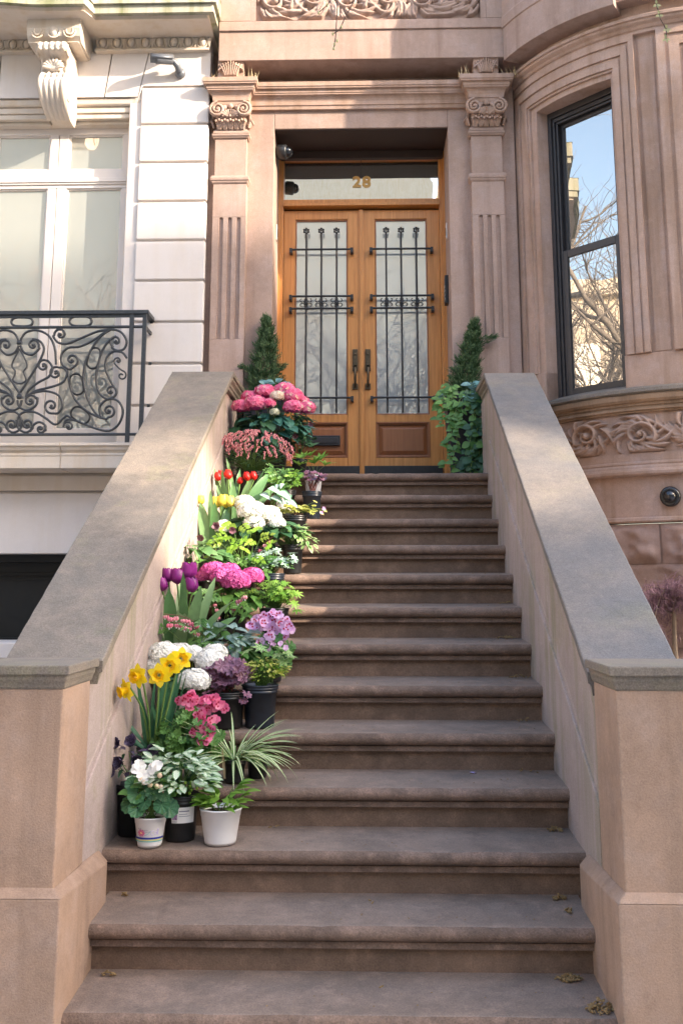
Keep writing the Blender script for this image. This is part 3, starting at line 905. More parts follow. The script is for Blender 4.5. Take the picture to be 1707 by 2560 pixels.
# projecting ledge of the floor above, stepping out over the scroll bracket
def ledge(o, z0, z1, m, nm, bev=.006):
    g = MB()
    g.prism([(-1.115+o,.9),(-1.115+o,.20-o),(-2.075,.20-o),(-2.115+o*.4,.06-o),(-2.50-o*.4,.06-o),(-2.9,.0-o),(-3.6,.0-o),(-3.6,.9)], z0, z1, 'z')
    return g.build(nm, m, lh, bevel=bev)
ledge(-.05,3.7,3.731,M['lime_warm'],'ledge_soffit',.01)
ledge(0,3.7315,3.80,M['lime_algae'],'ledge'); ledge(.02,3.806,3.96,M['lime_algae'],'ledge_upper')
# scroll bracket (console)
b = MB(); b.s = True
X0, X1 = -2.52, -2.285; n = 33
def cons(t):   # front face from the top roll to the foot, (y, z)
    P = [(.205,3.49),(.195,3.455),(.225,3.42),(.285,3.40),(.315,3.37),(.315,3.30),(.275,3.24),(.245,3.18),(.25,3.12),(.30,3.05),(.37,3.0),(.45,2.965),(.50,2.952)]
    s_ = t*(len(P)-1); i = min(int(s_), len(P)-2); f = s_-i
    p0, p1, p2, p3 = P[max(i-1,0)], P[i], P[i+1], P[min(i+2,len(P)-1)]
    return [.5*((2*p1[k])+(-p0[k]+p2[k])*f+(2*p0[k]-5*p1[k]+4*p2[k]-p3[k])*f*f+(-p0[k]+3*p1[k]-3*p2[k]+p3[k])*f**3) for k in (0,1)]
rows = []
for j in range(61):
    t = j/60; y, z = cons(t); taper = .0+.028*max(0,(t-.55)/.45); row = []
    for i in range(n+1):
        u = i/n; x = X0+taper+(X1-X0-2*taper)*u
        flute = abs(sin(pi*u*5))**.55*.022
        if .12 < t < .2: flute *= 2.0
        hole = 0
        if .30 < t < .55 and .12 < u < .88: hole = .018*max(0, sin(u*31)*sin(t*75))
        row.append(V((x, y-flute+.01+hole, z)))
    rows.append(row)
b.grid(rows)
b.s = False
for xa in (X0, X1):
    side = []
    for j in range(61):
        t = j/60; y, z = cons(t); tp = .028*max(0,(t-.55)/.45)
        side.append([V((xa+(tp if xa==X0 else -tp), y+.004, z)), V((xa+(tp if xa==X0 else -tp), .62, z))])
    b.grid(side)
b.s = True
for xa, s in ((X0,-1),(X1,1)):
    for (cy, cz, R0, dr) in ((.262,3.44,.05,1),(.35,3.12,.085,-1)):
        pts = [V((xa+s*.002*1-(s*.012 if cz < 3.2 else 0), cy+R0*(1-.8*t)*cos(dr*t*9+2.2), cz+R0*(1-.8*t)*sin(dr*t*9+2.2))) for t in [k/40 for k in range(41)]]
        b.tube(pts, .009, 6)
    for k in range(7): b.ball((xa-s*.004, .36+.012*sin(k*2.1), 3.22+.03*k), (.012,.022,.014), 6, 5)
b.ball((-2.4025,.30,3.33), (.06,.025,.045), 10, 8)
for k in range(9):
    a = pi*k/8; b.tube([V((-2.4025+.02*cos(a),.285,3.31+.02*sin(a))), V((-2.4025+.075*cos(a),.262,3.31+.06*sin(a))), V((-2.4025+.088*cos(a),.268,3.31+.075*sin(a)))], [.008,.014,.006], 6)
b.s = False
b.prism([(.48,2.975),(.62,2.975),(.62,3.03),(.50,3.03)], X0+.03, X1-.03, 'x')
b.build('scroll_bracket', M['lime_warm'], lh)
b = MB(); b.s = False
b.box(-2.61,-2.20,.25,.60,3.512,3.522)
b.build('bracket_block', M['lime_warm'], lh, bevel=.004)
b = MB()
def eggs2():
    global b
    b.s = False
    b.prism([(.27,3.523),(.235,3.56),(.215,3.62),(.22,3.70),(.6,3.70),(.6,3.523)], -2.615, -2.185, 'x')
    b.s = True
    for i, x in enumerate((-2.53,-2.40,-2.27)):
        if i == 1: b.ball((x,.232,3.60),(.036,.03,.05),12,8)
        for k in range(2 if i != 1 else 1):
            pts = [V((x+(.048-.02*k)*sin(a), .226-.004*k, 3.60-(.058-.026*k)*cos(a))) for a in [RD(-160+320*t/16) for t in range(17)]]
            b.tube(pts, .008, 6)
eggs2(); b.build('bracket_egg_band', M['lime_warm'], lh)
# balcony: slab, wall under it, garage recess
b = MB()
pr = [(.62,.264),(.238,.262),(.238,.240),(.256,.237),(.256,.228),(.262,.212),(.280,.200),(.286,.188),(.266,.186),(.266,.170),(.272,.166),(.272,.076),(.62,.074)]
for xa, xb in ((-6,-2.18),(-2.176,-1.25)): b.prism(pr, xa, xb, 'x')
b.build('balcony_slab', M['lime_warm'], lh, bevel=.004)
b = MB()
b.box(-6,-1.27,.575,1.2,-.060,.055); b.box(-6,-1.27,.60,1.2,.0555,.0735); b.build('wall_band', M['lime_warm'], lh, bevel=.004)
b = MB()
b.box(-6,-1.28,.60,1.2,-.54,-.078); b.box(-6,-1.28,.625,1.2,-.0775,-.0605);
b.box(-1.74,-1.275,.602,1.2,GZ,-.5405)
b.build('lower_wall', M['lime'], lh, bevel=.006)
b = MB(); b.box(-6,-1.74,.95,1.0,GZ,-.541)
for z in (-.70,-.735,-1.2): b.box(-6,-1.76,.935,.95,z,z+.02)
b.box(-6,-1.741,.80,.95,-.60,-.5412)
b.build('garage_door', M['blackdoor'], lh, bevel=.003)
b = MB(); b.box(-6,-1.45,.10,.5,-1.42,-1.175); b.box(-6,-1.47,.13,.5,-1.7,-1.4205)
b.build('areaway_ledge', M['lime'], lh, bevel=.008)

# iron railing of the balcony; curves drawn on its plane
RY = .335
FR = {}
CAMR = cam.rotation_euler.to_matrix(); CAML = cam.location.copy()
def rail_pt(a, b_):
    # a point of the railing drawing, measured on the front plane of the balcony
    u = (a/2.529-853.5)/2533.8; v = (650+b_/2.529-988.2)/2533.8
    d = CAMR @ V((u, -v, -1)); t = (RY-CAML.y)/d.y
    return CAML+d*t
def cat(pts, k=9):
    out = []; P = [V(p) for p in pts]
    for i in range(len(P)-1):
        p0, p1, p2, p3 = P[max(i-1,0)], P[i], P[i+1], P[min(i+2,len(P)-1)]
        for j in range(k):
            f = j/k
            out.append(.5*((2*p1)+(p2-p0)*f+(2*p0-5*p1+4*p2-p3)*f*f+(3*p1-p0-3*p2+p3)*f**3))
    out.append(P[-1]); return out
def spiral(c, r, a0, turns, k=26):
    # inward spiral in drawing units
    return [(c[0]+r*(1-.80*i/k)*cos(RD(a0)+turns*2*pi*i/k), c[1]+r*(1-.80*i/k)*sin(RD(a0)+turns*2*pi*i/k)) for i in range(k+1)]
g = MB(); g.s = True
def draw(pts, r=.0098, mirror=False, ball=None):
    def one(m):
        pp = [rail_pt(*(p if not m else (248-p[0]-.0, p[1]))) for p in pts]
        rr = [r]*len(pp)
        g.tube(cat(pp, 4), r, 6)
        if ball: c = rail_pt(*(ball if not m else (248-ball[0], ball[1]))); g.ball(c, (.013,.013,.013), 8, 6)
    one(False)
    if mirror: one(True)
def oval(cx, cy, L, W, ang):
    pts = []
    for i in range(25):
        a = 2*pi*i/24; x = (abs(cos(a))**.55)*math.copysign(1,cos(a))*L/2; y = sin(a)*W/2
        pts.append((cx+x*cos(RD(ang))-y*sin(RD(ang)), cy+x*sin(RD(ang))+y*cos(RD(ang))))
    return pts
draw(oval(140,390,135,56,0)); draw(oval(510,386,140,60,0))
for x in (-230,-600): draw(oval(x,394,135,56,0))
for m in (False, True):
    mm = m
    draw(oval(593,620,135,72,105), .008, m); draw(oval(485,785,132,80,78), .008, m); draw(oval(508,980,125,82,35), .008, m)
S = lambda c, r, a, t: spiral(c, r, a, t)
draw([(700,440),(620,450),(520,490),(430,527),(370,522),(338,485)]+S((383,470),40,175,1.15), mirror=True, ball=(383,470))
draw([(620,450),(700,438),(765,455),(800,510),(785,560),(745,572),(708,555)]+S((733,513),38,120,1.15), mirror=True, ball=(733,513))
draw([(700,440),(640,480),(575,570),(535,670),(530,780),(560,890),(610,975),(665,1005)]+S((688,952),42,95,-1.2), mirror=True, ball=(688,952))
draw([(735,480),(675,525),(630,620),(608,740),(628,840),(680,880)]+S((702,828),42,85,-1.15), mirror=True, ball=(702,828))
draw(list(reversed(S((746,637),26,150,1.0)))+[(725,655),(760,690)]+S((770,730),30,-60,1.1), .007, True, ball=(746,637))
draw([(802,620),(770,582),(710,580),(672,625),(668,690),(700,765),(735,825),(725,860),(690,880)], mirror=True)
draw([(680,442),(600,500),(510,545),(430,555),(388,600),(395,660),(440,690)]+S((455,632),42,70,-1.15), mirror=True, ball=(455,632))
draw([(127,515),(160,460),(230,443),(305,475),(345,550),(355,660)], mirror=True)
draw([(130,540),(155,585),(205,598),(248,560)]+S((210,537),38,20,-1.15), mirror=True, ball=(210,537))
draw([(205,500),(250,510),(278,560),(250,640),(190,740),(125,840),(108,868)], mirror=True)
draw([(124,560),(172,660),(150,705),(165,755),(142,778),(124,780)], .0075, True)
draw([(165,868),(180,825),(240,775),(310,735),(332,680),(305,638)]+S((275,668),38,-60,-1.2), mirror=True, ball=(275,668))
draw([(172,860),(230,825),(330,800),(400,770),(424,710),(395,680)]+S((352,715),42,-60,-1.2), mirror=True, ball=(352,715))
draw([(110,885),(125,930),(175,950),(228,918),(238,870)]+S((192,890),40,-20,-1.2), mirror=True, ball=(192,890))
draw([(205,840),(290,828),(370,855),(395,915),(370,965)]+S((325,922),48,80,1.2), mirror=True, ball=(325,922))
draw([(124,1050),(115,1000),(150,962),(220,962),(290,1000),(350,1040),(400,1000),(425,985),(450,1000)], mirror=True)
draw([(105,1010),(118,1065),(165,1090),(205,1065)]+S((172,1043),34,10,-1.2), mirror=True, ball=(172,1043))
draw([(190,1085),(215,1040),(250,1025),(285,1045),(287,1080)]+S((257,1068),26,10,1.1), mirror=True, ball=(257,1068))
draw([(430,695),(440,780),(475,880),(550,955),(640,1000)], mirror=True)
draw([(402,1050),(420,1012),(480,1015),(590,1060),(690,1080),(755,1030),(777,950),(745,890),(680,880),(630,930),(640,1000)], mirror=True)
draw(list(reversed(S((434,1053),34,180,1.1)))+[(402,1050)], .008, True, ball=(434,1053))
for y in (522, 866): 
    c = rail_pt(124, y); g.tube([c-V((.018,0,0)), c+V((.018,0,0))], .016, 8)
xa = rail_pt(0,0).x-1.6
ZT, ZM, ZB = 1.292, 1.172, .338
for z, r in ((ZM,.012),(ZB,.012)): g.tube([(xa,RY,z),(-1.60,RY,z)], r, 6)
g.s = False
g.box(xa,-1.572,RY-.022,RY+.022,ZT-.02,ZT+.008); g.box(-1.618,-1.574,RY+.0222,.75,ZT-.02,ZT+.008)
g.box(xa,-1.59,RY-.008,RY+.008,ZT-.045,ZT-.0205)
for x in (-1.70,-1.60): g.box(x-.015,x+.015,RY-.015,RY+.015,.262 if x < -1.65 else .262,ZT-.0205)
g.box(-1.610,-1.588,.555,.575,.262,ZT-.0205); g.box(-1.608,-1.590,RY+.016,.58,ZM-.012,ZM+.012); g.box(-1.608,-1.590,RY+.016,.58,ZB-.01,ZB+.01)
g.build('balcony_railing', M['iron_grey'], lh)

# ---------------------------------------------------------------- small fittings on the walls
def axis_m(d): return V(d).normalized().to_track_quat('Z','Y').to_matrix()
c1 = thing('security_camera', 'silver bullet security camera bracketed to the pale stone wall', 'security camera', (-1.43,.55,3.385))
g = MB(); g.s = True
g.lathe([(0,0),(.043,0),(.046,.012),(.042,.03),(.030,.042),(0,.046)], 20, (-1.43,.549,3.385), axis_m((0,-1,0)))
g.build('mount', M['camgrey'], c1)
g = MB(); g.s = True; g.tube([(-1.43,.51,3.39),(-1.445,.47,3.42),(-1.465,.45,3.44),(-1.492,.44,3.452)], [.028,.026,.025,.024], 12); g.build('arm', M['camgrey'], c1)
dd = V((-.93,-.33,-.10)).normalized()
g = MB(); g.s = True; p0 = V((-1.478,.445,3.452))
g.lathe([(0,0),(.032,0),(.037,.006),(.038,.12),(.038,.135),(.033,.137),(.030,.128),(0,.126)], 20, p0, axis_m(dd)); g.build('body', M['camgrey'], c1)
g = MB(); mm = axis_m(dd); up = V((0,0,1)); sd = dd.cross(up).normalized(); up2 = sd.cross(dd)
rows = []
for i in range(13):
    a = RD(-100+200*i/12); o_ = (up2*cos(a)+sd*sin(a))*.044
    rows.append([p0+o_-dd*.004, p0+o_+dd*.175])
g.s = True; g.grid(rows); o = g.build('sunshield', M['camgrey'], c1); md = o.modifiers.new('s','SOLIDIFY'); md.thickness = .003
g = MB(); g.s = True; g.lathe([(0,0),(.026,0),(.022,.004),(0,.006)], 16, p0+dd*.129, mm); g.build('lens', M['black_gloss'], c1)

c2 = thing('dome_camera', 'black dome security camera high inside the doorway recess', 'security camera', (-.655,.80,2.80))
g = MB(); g.s = True; mx = axis_m((1,-.12,-.05)); q = V((-.654,.80,2.80))
g.lathe([(0,0),(.05,0),(.05,.015),(.062,.022),(.062,.085),(.055,.095),(0,.097)], 24, q, mx); g.build('housing', M['iron'], c2)
g = MB(); g.s = True; g.ball(q+V((.098,-.012,-.005)), .046, 18, 12); g.build('dome', M['black_gloss'], c2)
for x, y, lb in ((-.655,.93,'small silver plate on the side wall to the left of the doors'),(.775,.93,'small silver plate on the side wall to the right of the doors')):
    t = thing('bell_plate', lb, 'bell plate', (x,y,2.12), 0, 'metal plates on the sides of the doorway')
    s = 1 if x < 0 else -1
    g = MB(); a, c = sorted((x, x+s*.010)); g.box(a,c,y-.035,y+.035,2.06,2.20); g.build('backplate', M['silver'], t, bevel=.003)
    g = MB(); a, c = sorted((x+s*.010, x+s*.013))
    g.prism([(y-.02,2.13),(y,2.165),(y+.02,2.13),(y,2.095)], a, c, 'x'); g.build('button_plate', M['iron'], t, bevel=.001)
ic = thing('intercom', 'tall black door intercom on the side wall to the right of the doors', 'intercom', (.775,.93,1.62))
g = MB(); g.box(.745,.775,.885,.975,1.50,1.74); g.build('case', M['iron'], ic, bevel=.005)
g = MB()
for i in range(4): g.box(.742,.7452,.895,.965,1.53+.035*i,1.55+.035*i)
g.build('buttons', M['silver'], ic)

dl = BP(-24.2, 1.462, -.19); dn = V((sin(RD(-24.2)),-cos(RD(-24.2)),0))
wl = thing('dome_camera', 'round black dome fitting on the curved brownstone base below the bay', 'wall camera', dl)
g = MB(); g.s = True; g.lathe([(0,-.02),(.068,-.02),(.070,.012),(.064,.03),(.050,.040),(.047,.036),(.045,.04)], 28, dl, axis_m(dn)); g.build('housing', M['black_gloss'], wl)
g = MB(); g.s = True; g.ball(dl+dn*.034, .044, 20, 14); g.build('dome', M['black_gloss'], wl)

# ---------------------------------------------------------------- the other side of the street (seen only as mirror images and as what shades the sun)
def far_house(lb, x0, x1, y0, y1, zt, m, nx, rows):
    h = thing('row_house_opposite', lb, 'house', ((x0+x1)/2, max(y0,y1), GZ))
    b = MB(); b.box(x0, x1, y0, y1, GZ-.02, zt); b.box(x0, x1, y1, y1+.3, zt-.7, zt-.1); b.box(x0, x1, y1, y1+.12, GZ+3.3, GZ+3.5)
    b.build('wall', m, h)
    for r in range(rows):
        for i in range(nx):
            xc = x0+(x1-x0)*(i+.5)/nx; zc = GZ+1.9+r*3.4
            if zc+1 > zt-1: continue
            b = MB(); b.box(xc-.55, xc+.55, y1, y1+.02, zc-.95, zc+.95); w = b.build('window', M['glass_far'], h)
            b = MB()
            b.box(xc-.7,xc-.551,y1,y1+.08,zc-1.05,zc+1.15); b.box(xc+.551,xc+.7,y1,y1+.08,zc-1.05,zc+1.15); b.box(xc-.55,xc+.55,y1,y1+.08,zc+.951,zc+1.15); b.box(xc-.55,xc+.55,y1,y1+.1,zc-1.1,zc-.951); b.box(xc-.03,xc+.03,y1+.021,y1+.05,zc-.95,zc+.95); b.box(xc-.55,xc+.55,y1+.021,y1+.04,zc-.03,zc+.03)
            b.build('window_frame', M['cream'], w)
    return h
far_house('low pale stone stable house across the street, beside the park wall', 11, 18.4, -28, -16, 2.6, M['lime'], 3, 1)
pw = thing('park_wall', 'long low pale stone wall of the park across the street', 'wall', (-20,-16.2,GZ))
b = MB(); b.box(-60,10.9,-16.5,-16.0,GZ-.02,-.9); b.build('wall', M['lime'], pw)
b = MB(); b.box(-60,10.95,-16.6,-15.9,-.899,-.75); b.build('coping', M['lime_warm'], pw)
far_house('tall cream apartment house opposite, beside the low-roofed shop building', 17.5, 26.4, -28, -16, 14.0, M['lime'], 4, 5)
far_house('low flat-roofed building opposite, carrying the added sun-shaping panel', 26.45, 62, -28, -16, 13.2, M['lime_warm'], 8, 4)
hd = thing('sun_cutout_panel', 'added unseen panel on the flat roof opposite, cut to shape the sun', 'sun blocker', (45,-16.3,13.2))  # added blocker out of view; its cutout shapes the sunlight on the steps
b = MB(); b.box(31.5,62,-16.35,-16.2,13.21,18.85); b.prism([(24.0,14.01),(26.45,14.01),(28.0,14.75),(29.2,15.3),(31.499,16.0),(31.499,18.85),(24.0,18.85)],-16.35,-16.2,'y'); b.prism([(28.4,13.21),(31.499,13.21),(31.499,14.5),(29.6,13.8)],-16.35,-16.2,'y'); b.build('panel', M['cream'], hd)
b = MB()
for x in (33,40,48,56): b.box(x,x+.15,-16.5,-16.351,13.21,18.6)
b.build('posts', M['iron_grey'], hd)
gl = plain('lawn', (.10,.14,.04), .9, .2, 0, .4, 3)
tag((lambda b: (b.box(-150,10.9,-110,-16.51,GZ-.15,GZ-.01), b.build('lawn', gl))[1])(MB()), None, kind='structure')
ch = thing('corner_building', 'sunlit cream corner building closing the view down the street', 'building', (-42,-3,GZ))
b = MB(); b.box(-56,-41,-40,-1.0,GZ-.02,14.5); b.box(-41,-40.6,-40,-1.0,13.6,14.3)
b.box(-56,-41,-.9,9,GZ-.02,10.5)
b.build('wall', M['lime_warm'], ch)
for r in range(4):
    for i in range(5):
        b = MB(); y = -3.5-i*3.2; z = .2+r*3.3
        b.box(-41,-40.97,y-.6,y+.6,z-1,z+1); b.build('window', M['glass_lime'], ch)

far_house('long pale apartment house far across the park, behind the bare trees', -70, 6, -90, -78, 41, M['lime_warm'], 12, 3)
far_house('tall cream apartment house far across the park, right of the long one', 7, 44, -96, -80, 38, M['lime'], 6, 3)
# bare street trees
bark = stone('bark', (.27,.235,.205), (.20,.17,.15), big=6, bump=.6)
def bare_tree(lb, x, y, h, seed, lean=(0,0), grp='bare street trees', sp=1):
    r = random.Random(seed); t = thing('street_tree', lb, 'tree', (x,y,GZ), 0, grp)
    tr = MB(); tr.s = True; cr = MB(); cr.s = True
    top = V((lean[0],lean[1],h*.38))
    pts = [V((0,0,0)), V((lean[0]*.2,lean[1]*.2,h*.13)), V((lean[0]*.5,lean[1]*.5,h*.26)), top]
    tr.tube(pts, [h*.020,h*.016,h*.015,h*.014], 10)
    tr.build('trunk', bark, t, rel=True)
    def grow(p, d, L, rad, dep):
        k = 5; q = [p]; dd = d.copy()
        for i in range(k):
            dd = (dd+V((r.uniform(-.22,.22),r.uniform(-.22,.22),r.uniform(-.12,.2)))).normalized()
            q.append(q[-1]+dd*L/k)
        cr.tube(q, [rad*(1-.5*i/k) for i in range(k+1)], 5 if dep < 2 else 3, cap=False)
        if dep >= 4: return
        for i in range(r.randint(3,5)):
            a = q[r.randint(2,k)]; s = V((r.uniform(-1,1)*sp,r.uniform(-1,1)*sp,r.uniform(-.3,.8))).normalized()
            grow(a, (dd*.6+s*.8).normalized(), L*r.uniform(.55,.75), rad*.5, dep+1)
    for i in range(5):
        a = 2*pi*i/5+r.uniform(-.4,.4)
        grow(top-V((0,0,h*.03*i)), V((cos(a)*.8*sp,sin(a)*.8*sp,.75 if sp == 1 else 1.6)).normalized(), h*.30, h*.009, 0)
    cr.build('crown', bark, t, rel=True)
bare_tree('bare tree across the road opposite the steps, mirrored in the door glass', -1.8, -13.9, 9.5, 3)
bare_tree('bare tree across the road to the right, mirrored in the door glass', 3.4, -14.2, 9, 8)
bare_tree('bare tree across the road to the left, mirrored in the casement window', -7.2, -13.9, 9.5, 12)
bare_tree('bare tree on the near pavement to the left, mirrored in the bay window', -9.5, -3.4, 8.5, 21)
bare_tree('bare tree on the near pavement between the other two, mirrored in the bay', -12.8, -2.2, 12.5, 33)
bare_tree('tallest bare tree on the near pavement, farthest to the left', -21.0, -1.6, 15.0, 35)
bare_tree('second bare tree on the near pavement further left, mirrored in the bay', -16.0, -2.6, 10.0, 25)

for i, (x, y, h) in enumerate(((.6,-15.0,10.5),(6.5,-14.6,10),(-4.6,-15.2,10),(-10.5,-14.5,9.5))):
    bare_tree(['slim bare tree by the park wall, in the middle of the row', 'bare tree by the park wall at its right end', 'bare tree by the park wall, left of the middle one', 'bare tree by the park wall at its left end'][i], x, y, h, 40+i)
rt = random.Random(91)
for i in range(7):
    bare_tree('bare park tree behind the low wall across the street', -24+i*6+rt.uniform(-1,1), -19-rt.random()*16, rt.uniform(10,15), 60+i, grp='bare trees in the park')
# twigs hanging into view from the street tree overhead
twig = plain('twig_bark', (.07,.045,.035), .8); bud = plain('green_bud', (.30,.31,.15), .6)
def hanging_twig(lb, stems, buds, r, leafy):
    t = thing('hanging_twig', lb, 'twig', stems[0][0])
    b = MB(); b.s = True
    for s in stems: b.tube(cat([V(p) for p in s], 5), r, 5)
    b.build('stem', twig, t)
    b = MB(); b.s = True
    for c in buds:
        c = V(c)
        if leafy:
            for k in range(4): b.leaf(c, (cos(k*1.7),-.3,sin(k*1.7)-.5), (0,-1,0), .026, .013, 3, .3)
        else: b.ball(c, (.006,.006,.012), 6, 5)
    b.build('bud', bud, t)
hanging_twig('thin dark budding twig hanging at the top of the carved panel',
  [[(-.02,-2.0,3.2),(-.045,-2.0,2.8),(-.052,-2,2.44),(-.058,-2,2.30),(-.062,-2,2.22),(-.072,-2,2.147)], [(.10,-2.03,2.9),(.065,-2.02,2.55),(.042,-2,2.44),(-.01,-2,2.33),(-.032,-2,2.277),(-.05,-2,2.25),(-.077,-2,2.233)], [(-.01,-2,2.62),(-.09,-2.0,2.441),(-.12,-2,2.40),(-.157,-2,2.365)]],
  [(-.073,-2,2.143),(-.068,-2,2.17),(-.054,-2,2.19),(-.078,-2,2.232),(-.03,-2,2.275),(-.157,-2,2.363),(-.11,-2,2.41)], .0030, False)
hanging_twig('pale twig with fresh green leaf buds hanging before the bay cornice',
  [[(1.60,-2.2,2.9),(1.635,-2.2,2.5),(1.650,-2.2,2.281),(1.662,-2.2,2.22),(1.672,-2.2,2.17),(1.699,-2.2,2.117)],[(1.685,-2.2,2.14),(1.697,-2.2,2.10),(1.692,-2.2,2.06)]],
  [(1.655,-2.2,2.26),(1.664,-2.2,2.20),(1.700,-2.2,2.117),(1.692,-2.2,2.06)], .0025, True)

# ---------------------------------------------------------------- dry grass on the door cornice, catkins on the steps
straw = plain('dry_grass', (.55,.42,.24), .8)
rg = random.Random(4)
for x0, x1, y, n, lb in ((-1.16,-1.10,.50,3,'few dry grass blades on the left capital, by the pale house'), (-.86,-.79,.50,9,'dry grass tuft growing beside the left leaf bracket'),
                         (.86,.95,.50,9,'dry grass tuft growing left of the right leaf bracket'), (1.20,1.34,.52,14,'dry grass growing between the right leaf bracket and the bay')):
    t = MB()
    for i in range(n):
        x = rg.uniform(x0,x1); L = rg.uniform(.05,.12)
        t.leaf((x,y+rg.uniform(-.03,.03),3.308), (rg.uniform(-.5,.5),rg.uniform(-.5,.1),1), (0,-1,0), L, .007, 3, rg.uniform(-.2,.5), .1, 'x')
    o = t.build('grass_tuft', straw); tag(o, lb, 'grass tuft', 'dry grass on the door cornice')
cat_m = plain('catkin', (.27,.18,.085), .9, .2, 0, .4, 120)
lit = MB(); rc = random.Random(9)
def heap(x, y, z, n, sp, up=.02):
    for i in range(n):
        a = rc.uniform(0,6.3); q = rc.random()**.6
        p = V((x+cos(a)*sp*q, y+sin(a)*sp*.6*q, z+.005+rc.random()*up*(1-q)))
        d = V((rc.uniform(-1,1),rc.uniform(-1,1),rc.uniform(-.5,.5))).normalized()
        lit.tube([p-d*.009,p,p+d*.009], [.002,.0036,.002], 5)
for k, x, n, sp in ((6,.90,10,.05),(7,.86,26,.07),(8,.87,18,.06),(9,.85,6,.06),(10,.80,6,.08),(11,.87,30,.045),(12,.83,45,.035),(13,.80,110,.055),(12,-.84,8,.02),(13,-.82,14,.03),(11,-.3,3,.1),(12,.2,3,.3),(13,.1,4,.4)):
    heap(min(.9,x), NY(k)+T_-.03, NZ(k)+.012, int(n*.7), sp*.8)
heap(.86,-3.50,NZ(13),60,.05,.04); heap(.84,NY(12)+.13,NZ(12)+.004,8,.02)
heap(-.15,-1.9,NZ(7)+.01,0,.1)
for i in range(170):
    k = rc.randint(4,13); x = rc.uniform(-.25,.88); y = NY(k)+rc.uniform(.02,.27)
    lit.s = False; lit.ball((x,y,NZ(k)+.006), (rc.uniform(.002,.005),.003,.0015), 5, 3)
tag(lit.build('leaf_litter', cat_m), 'dried tan catkins and crumbs swept into the step corners', kind='stuff')
pt = MB(); pt.leaf((.55,NY(10)+.25,NZ(10)+.016),(1,-.2,.1),(0,0,1),.03,.02,3,.6); pt.leaf((.565,NY(10)+.24,NZ(10)+.016),(.6,.6,.2),(0,0,1),.025,.016,3,.6)
tag(pt.build('fallen_petal', plain('lilac_petal',(.62,.50,.85),.5)), 'small lilac petal fallen on a tread near the right wall', 'petal')

# ---------------------------------------------------------------- plants
L = {}
def LM(k, *a, **kw): L[k] = leafmat(k, *a, **kw)
LM('leaf_dark', (.026,.090,.042), (.075,.18,.080))
LM('leaf_mid', (.060,.175,.042), (.15,.31,.075), trans=.3)
LM('leaf_bright', (.13,.31,.040), (.28,.48,.085), trans=.35)
LM('leaf_lime', (.22,.42,.040), (.42,.57,.10), trans=.35)
LM('leaf_gold', (.38,.43,.07), (.60,.58,.18), trans=.3)
LM('leaf_teal', (.030,.135,.105), (.075,.22,.16), vein=(.13,.28,.20))
LM('leaf_blue', (.12,.30,.30), (.26,.44,.42), vein=(.10,.22,.20))
LM('leaf_tulip', (.10,.24,.085), (.25,.41,.18), trans=.3, rough=.38)
LM('leaf_daff', (.035,.145,.065), (.075,.22,.11), trans=.25)
LM('leaf_begonia', (.030,.125,.060), (.085,.24,.09), vein=(.12,.28,.12))
LM('leaf_silver', (.36,.50,.42), (.52,.64,.56), edge=(.10,.26,.13))
LM('leaf_deadnettle', (.50,.62,.48), (.70,.77,.62), edge=(.16,.36,.16), streak=(.34,.50,.28))
LM('leaf_varieg', (.12,.32,.07), (.24,.44,.12), edge=(.66,.70,.42))
LM('leaf_brunnera', (.33,.47,.43), (.45,.58,.53), vein=(.06,.19,.13), edge=(.20,.36,.30))
LM('leaf_spider', (.14,.30,.07), (.22,.38,.11), center=(.74,.76,.50), trans=.3)
LM('leaf_purple', (.135,.040,.060), (.30,.145,.22), vein=(.09,.02,.03), streak=(.33,.20,.29))
LM('leaf_dusky', (.040,.028,.045), (.10,.07,.13), streak=(.16,.14,.26))
LM('leaf_olive', (.10,.13,.035), (.20,.22,.06))
LM('leaf_conifer', (.030,.085,.035), (.13,.21,.085), trans=.12, rough=.6)
LM('leaf_maple', (.17,.085,.10), (.34,.20,.22))
LM('stem_green', (.10,.20,.05), (.18,.30,.08), trans=0)
LM('stem_red', (.16,.06,.05), (.25,.10,.08), trans=0)
LM('pet_pink', (.80,.075,.24), (.93,.36,.52), trans=.3, rough=.5)
LM('pet_pale', (.80,.62,.50), (.88,.76,.62), trans=.3, rough=.5)
LM('pet_magenta', (.52,.045,.24), (.82,.19,.42), trans=.3, rough=.5, streak=(.36,.10,.42))
LM('pet_white', (.84,.84,.77), (.93,.92,.88), trans=.25, rough=.5)
LM('pet_cream', (.62,.64,.44), (.80,.80,.66), trans=.25, rough=.5)
LM('pet_red', (.62,.012,.012), (.80,.04,.025), trans=.3, rough=.35)
LM('pet_yellow', (.86,.66,.012), (.92,.76,.06), trans=.3, rough=.4)
LM('pet_lemon', (.85,.68,.07), (.90,.76,.16), trans=.35, rough=.4)
LM('pet_orange', (.87,.50,.008), (.90,.58,.015), trans=.25, rough=.4)
LM('pet_purple', (.20,.012,.16), (.38,.045,.30), trans=.25, rough=.32)
LM('pet_lilac', (.70,.36,.66), (.84,.60,.80), trans=.3, rough=.5)
LM('pet_crimson', (.40,.01,.05), (.50,.02,.09), trans=.1, rough=.5)
LM('pet_hot', (.80,.12,.30), (.88,.30,.44), trans=.3, rough=.45)
LM('pet_heart', (.78,.17,.27), (.86,.38,.44), trans=.25, rough=.4)
LM('bead_pink', (.52,.13,.15), (.74,.36,.34), trans=.1, rough=.5)
LM('pet_hell', (.15,.055,.085), (.30,.15,.17), trans=.2, streak=(.34,.22,.24))
LM('pet_peach', (.85,.62,.42), (.90,.78,.62), trans=.25)
M['pot_black'] = plain('black_pot_plastic', (.012,.013,.014), .34, .5, 0, .3, 30)
M['pot_navy'] = plain('navy_pot_plastic', (.014,.020,.030), .34, .5, 0, .3, 30)
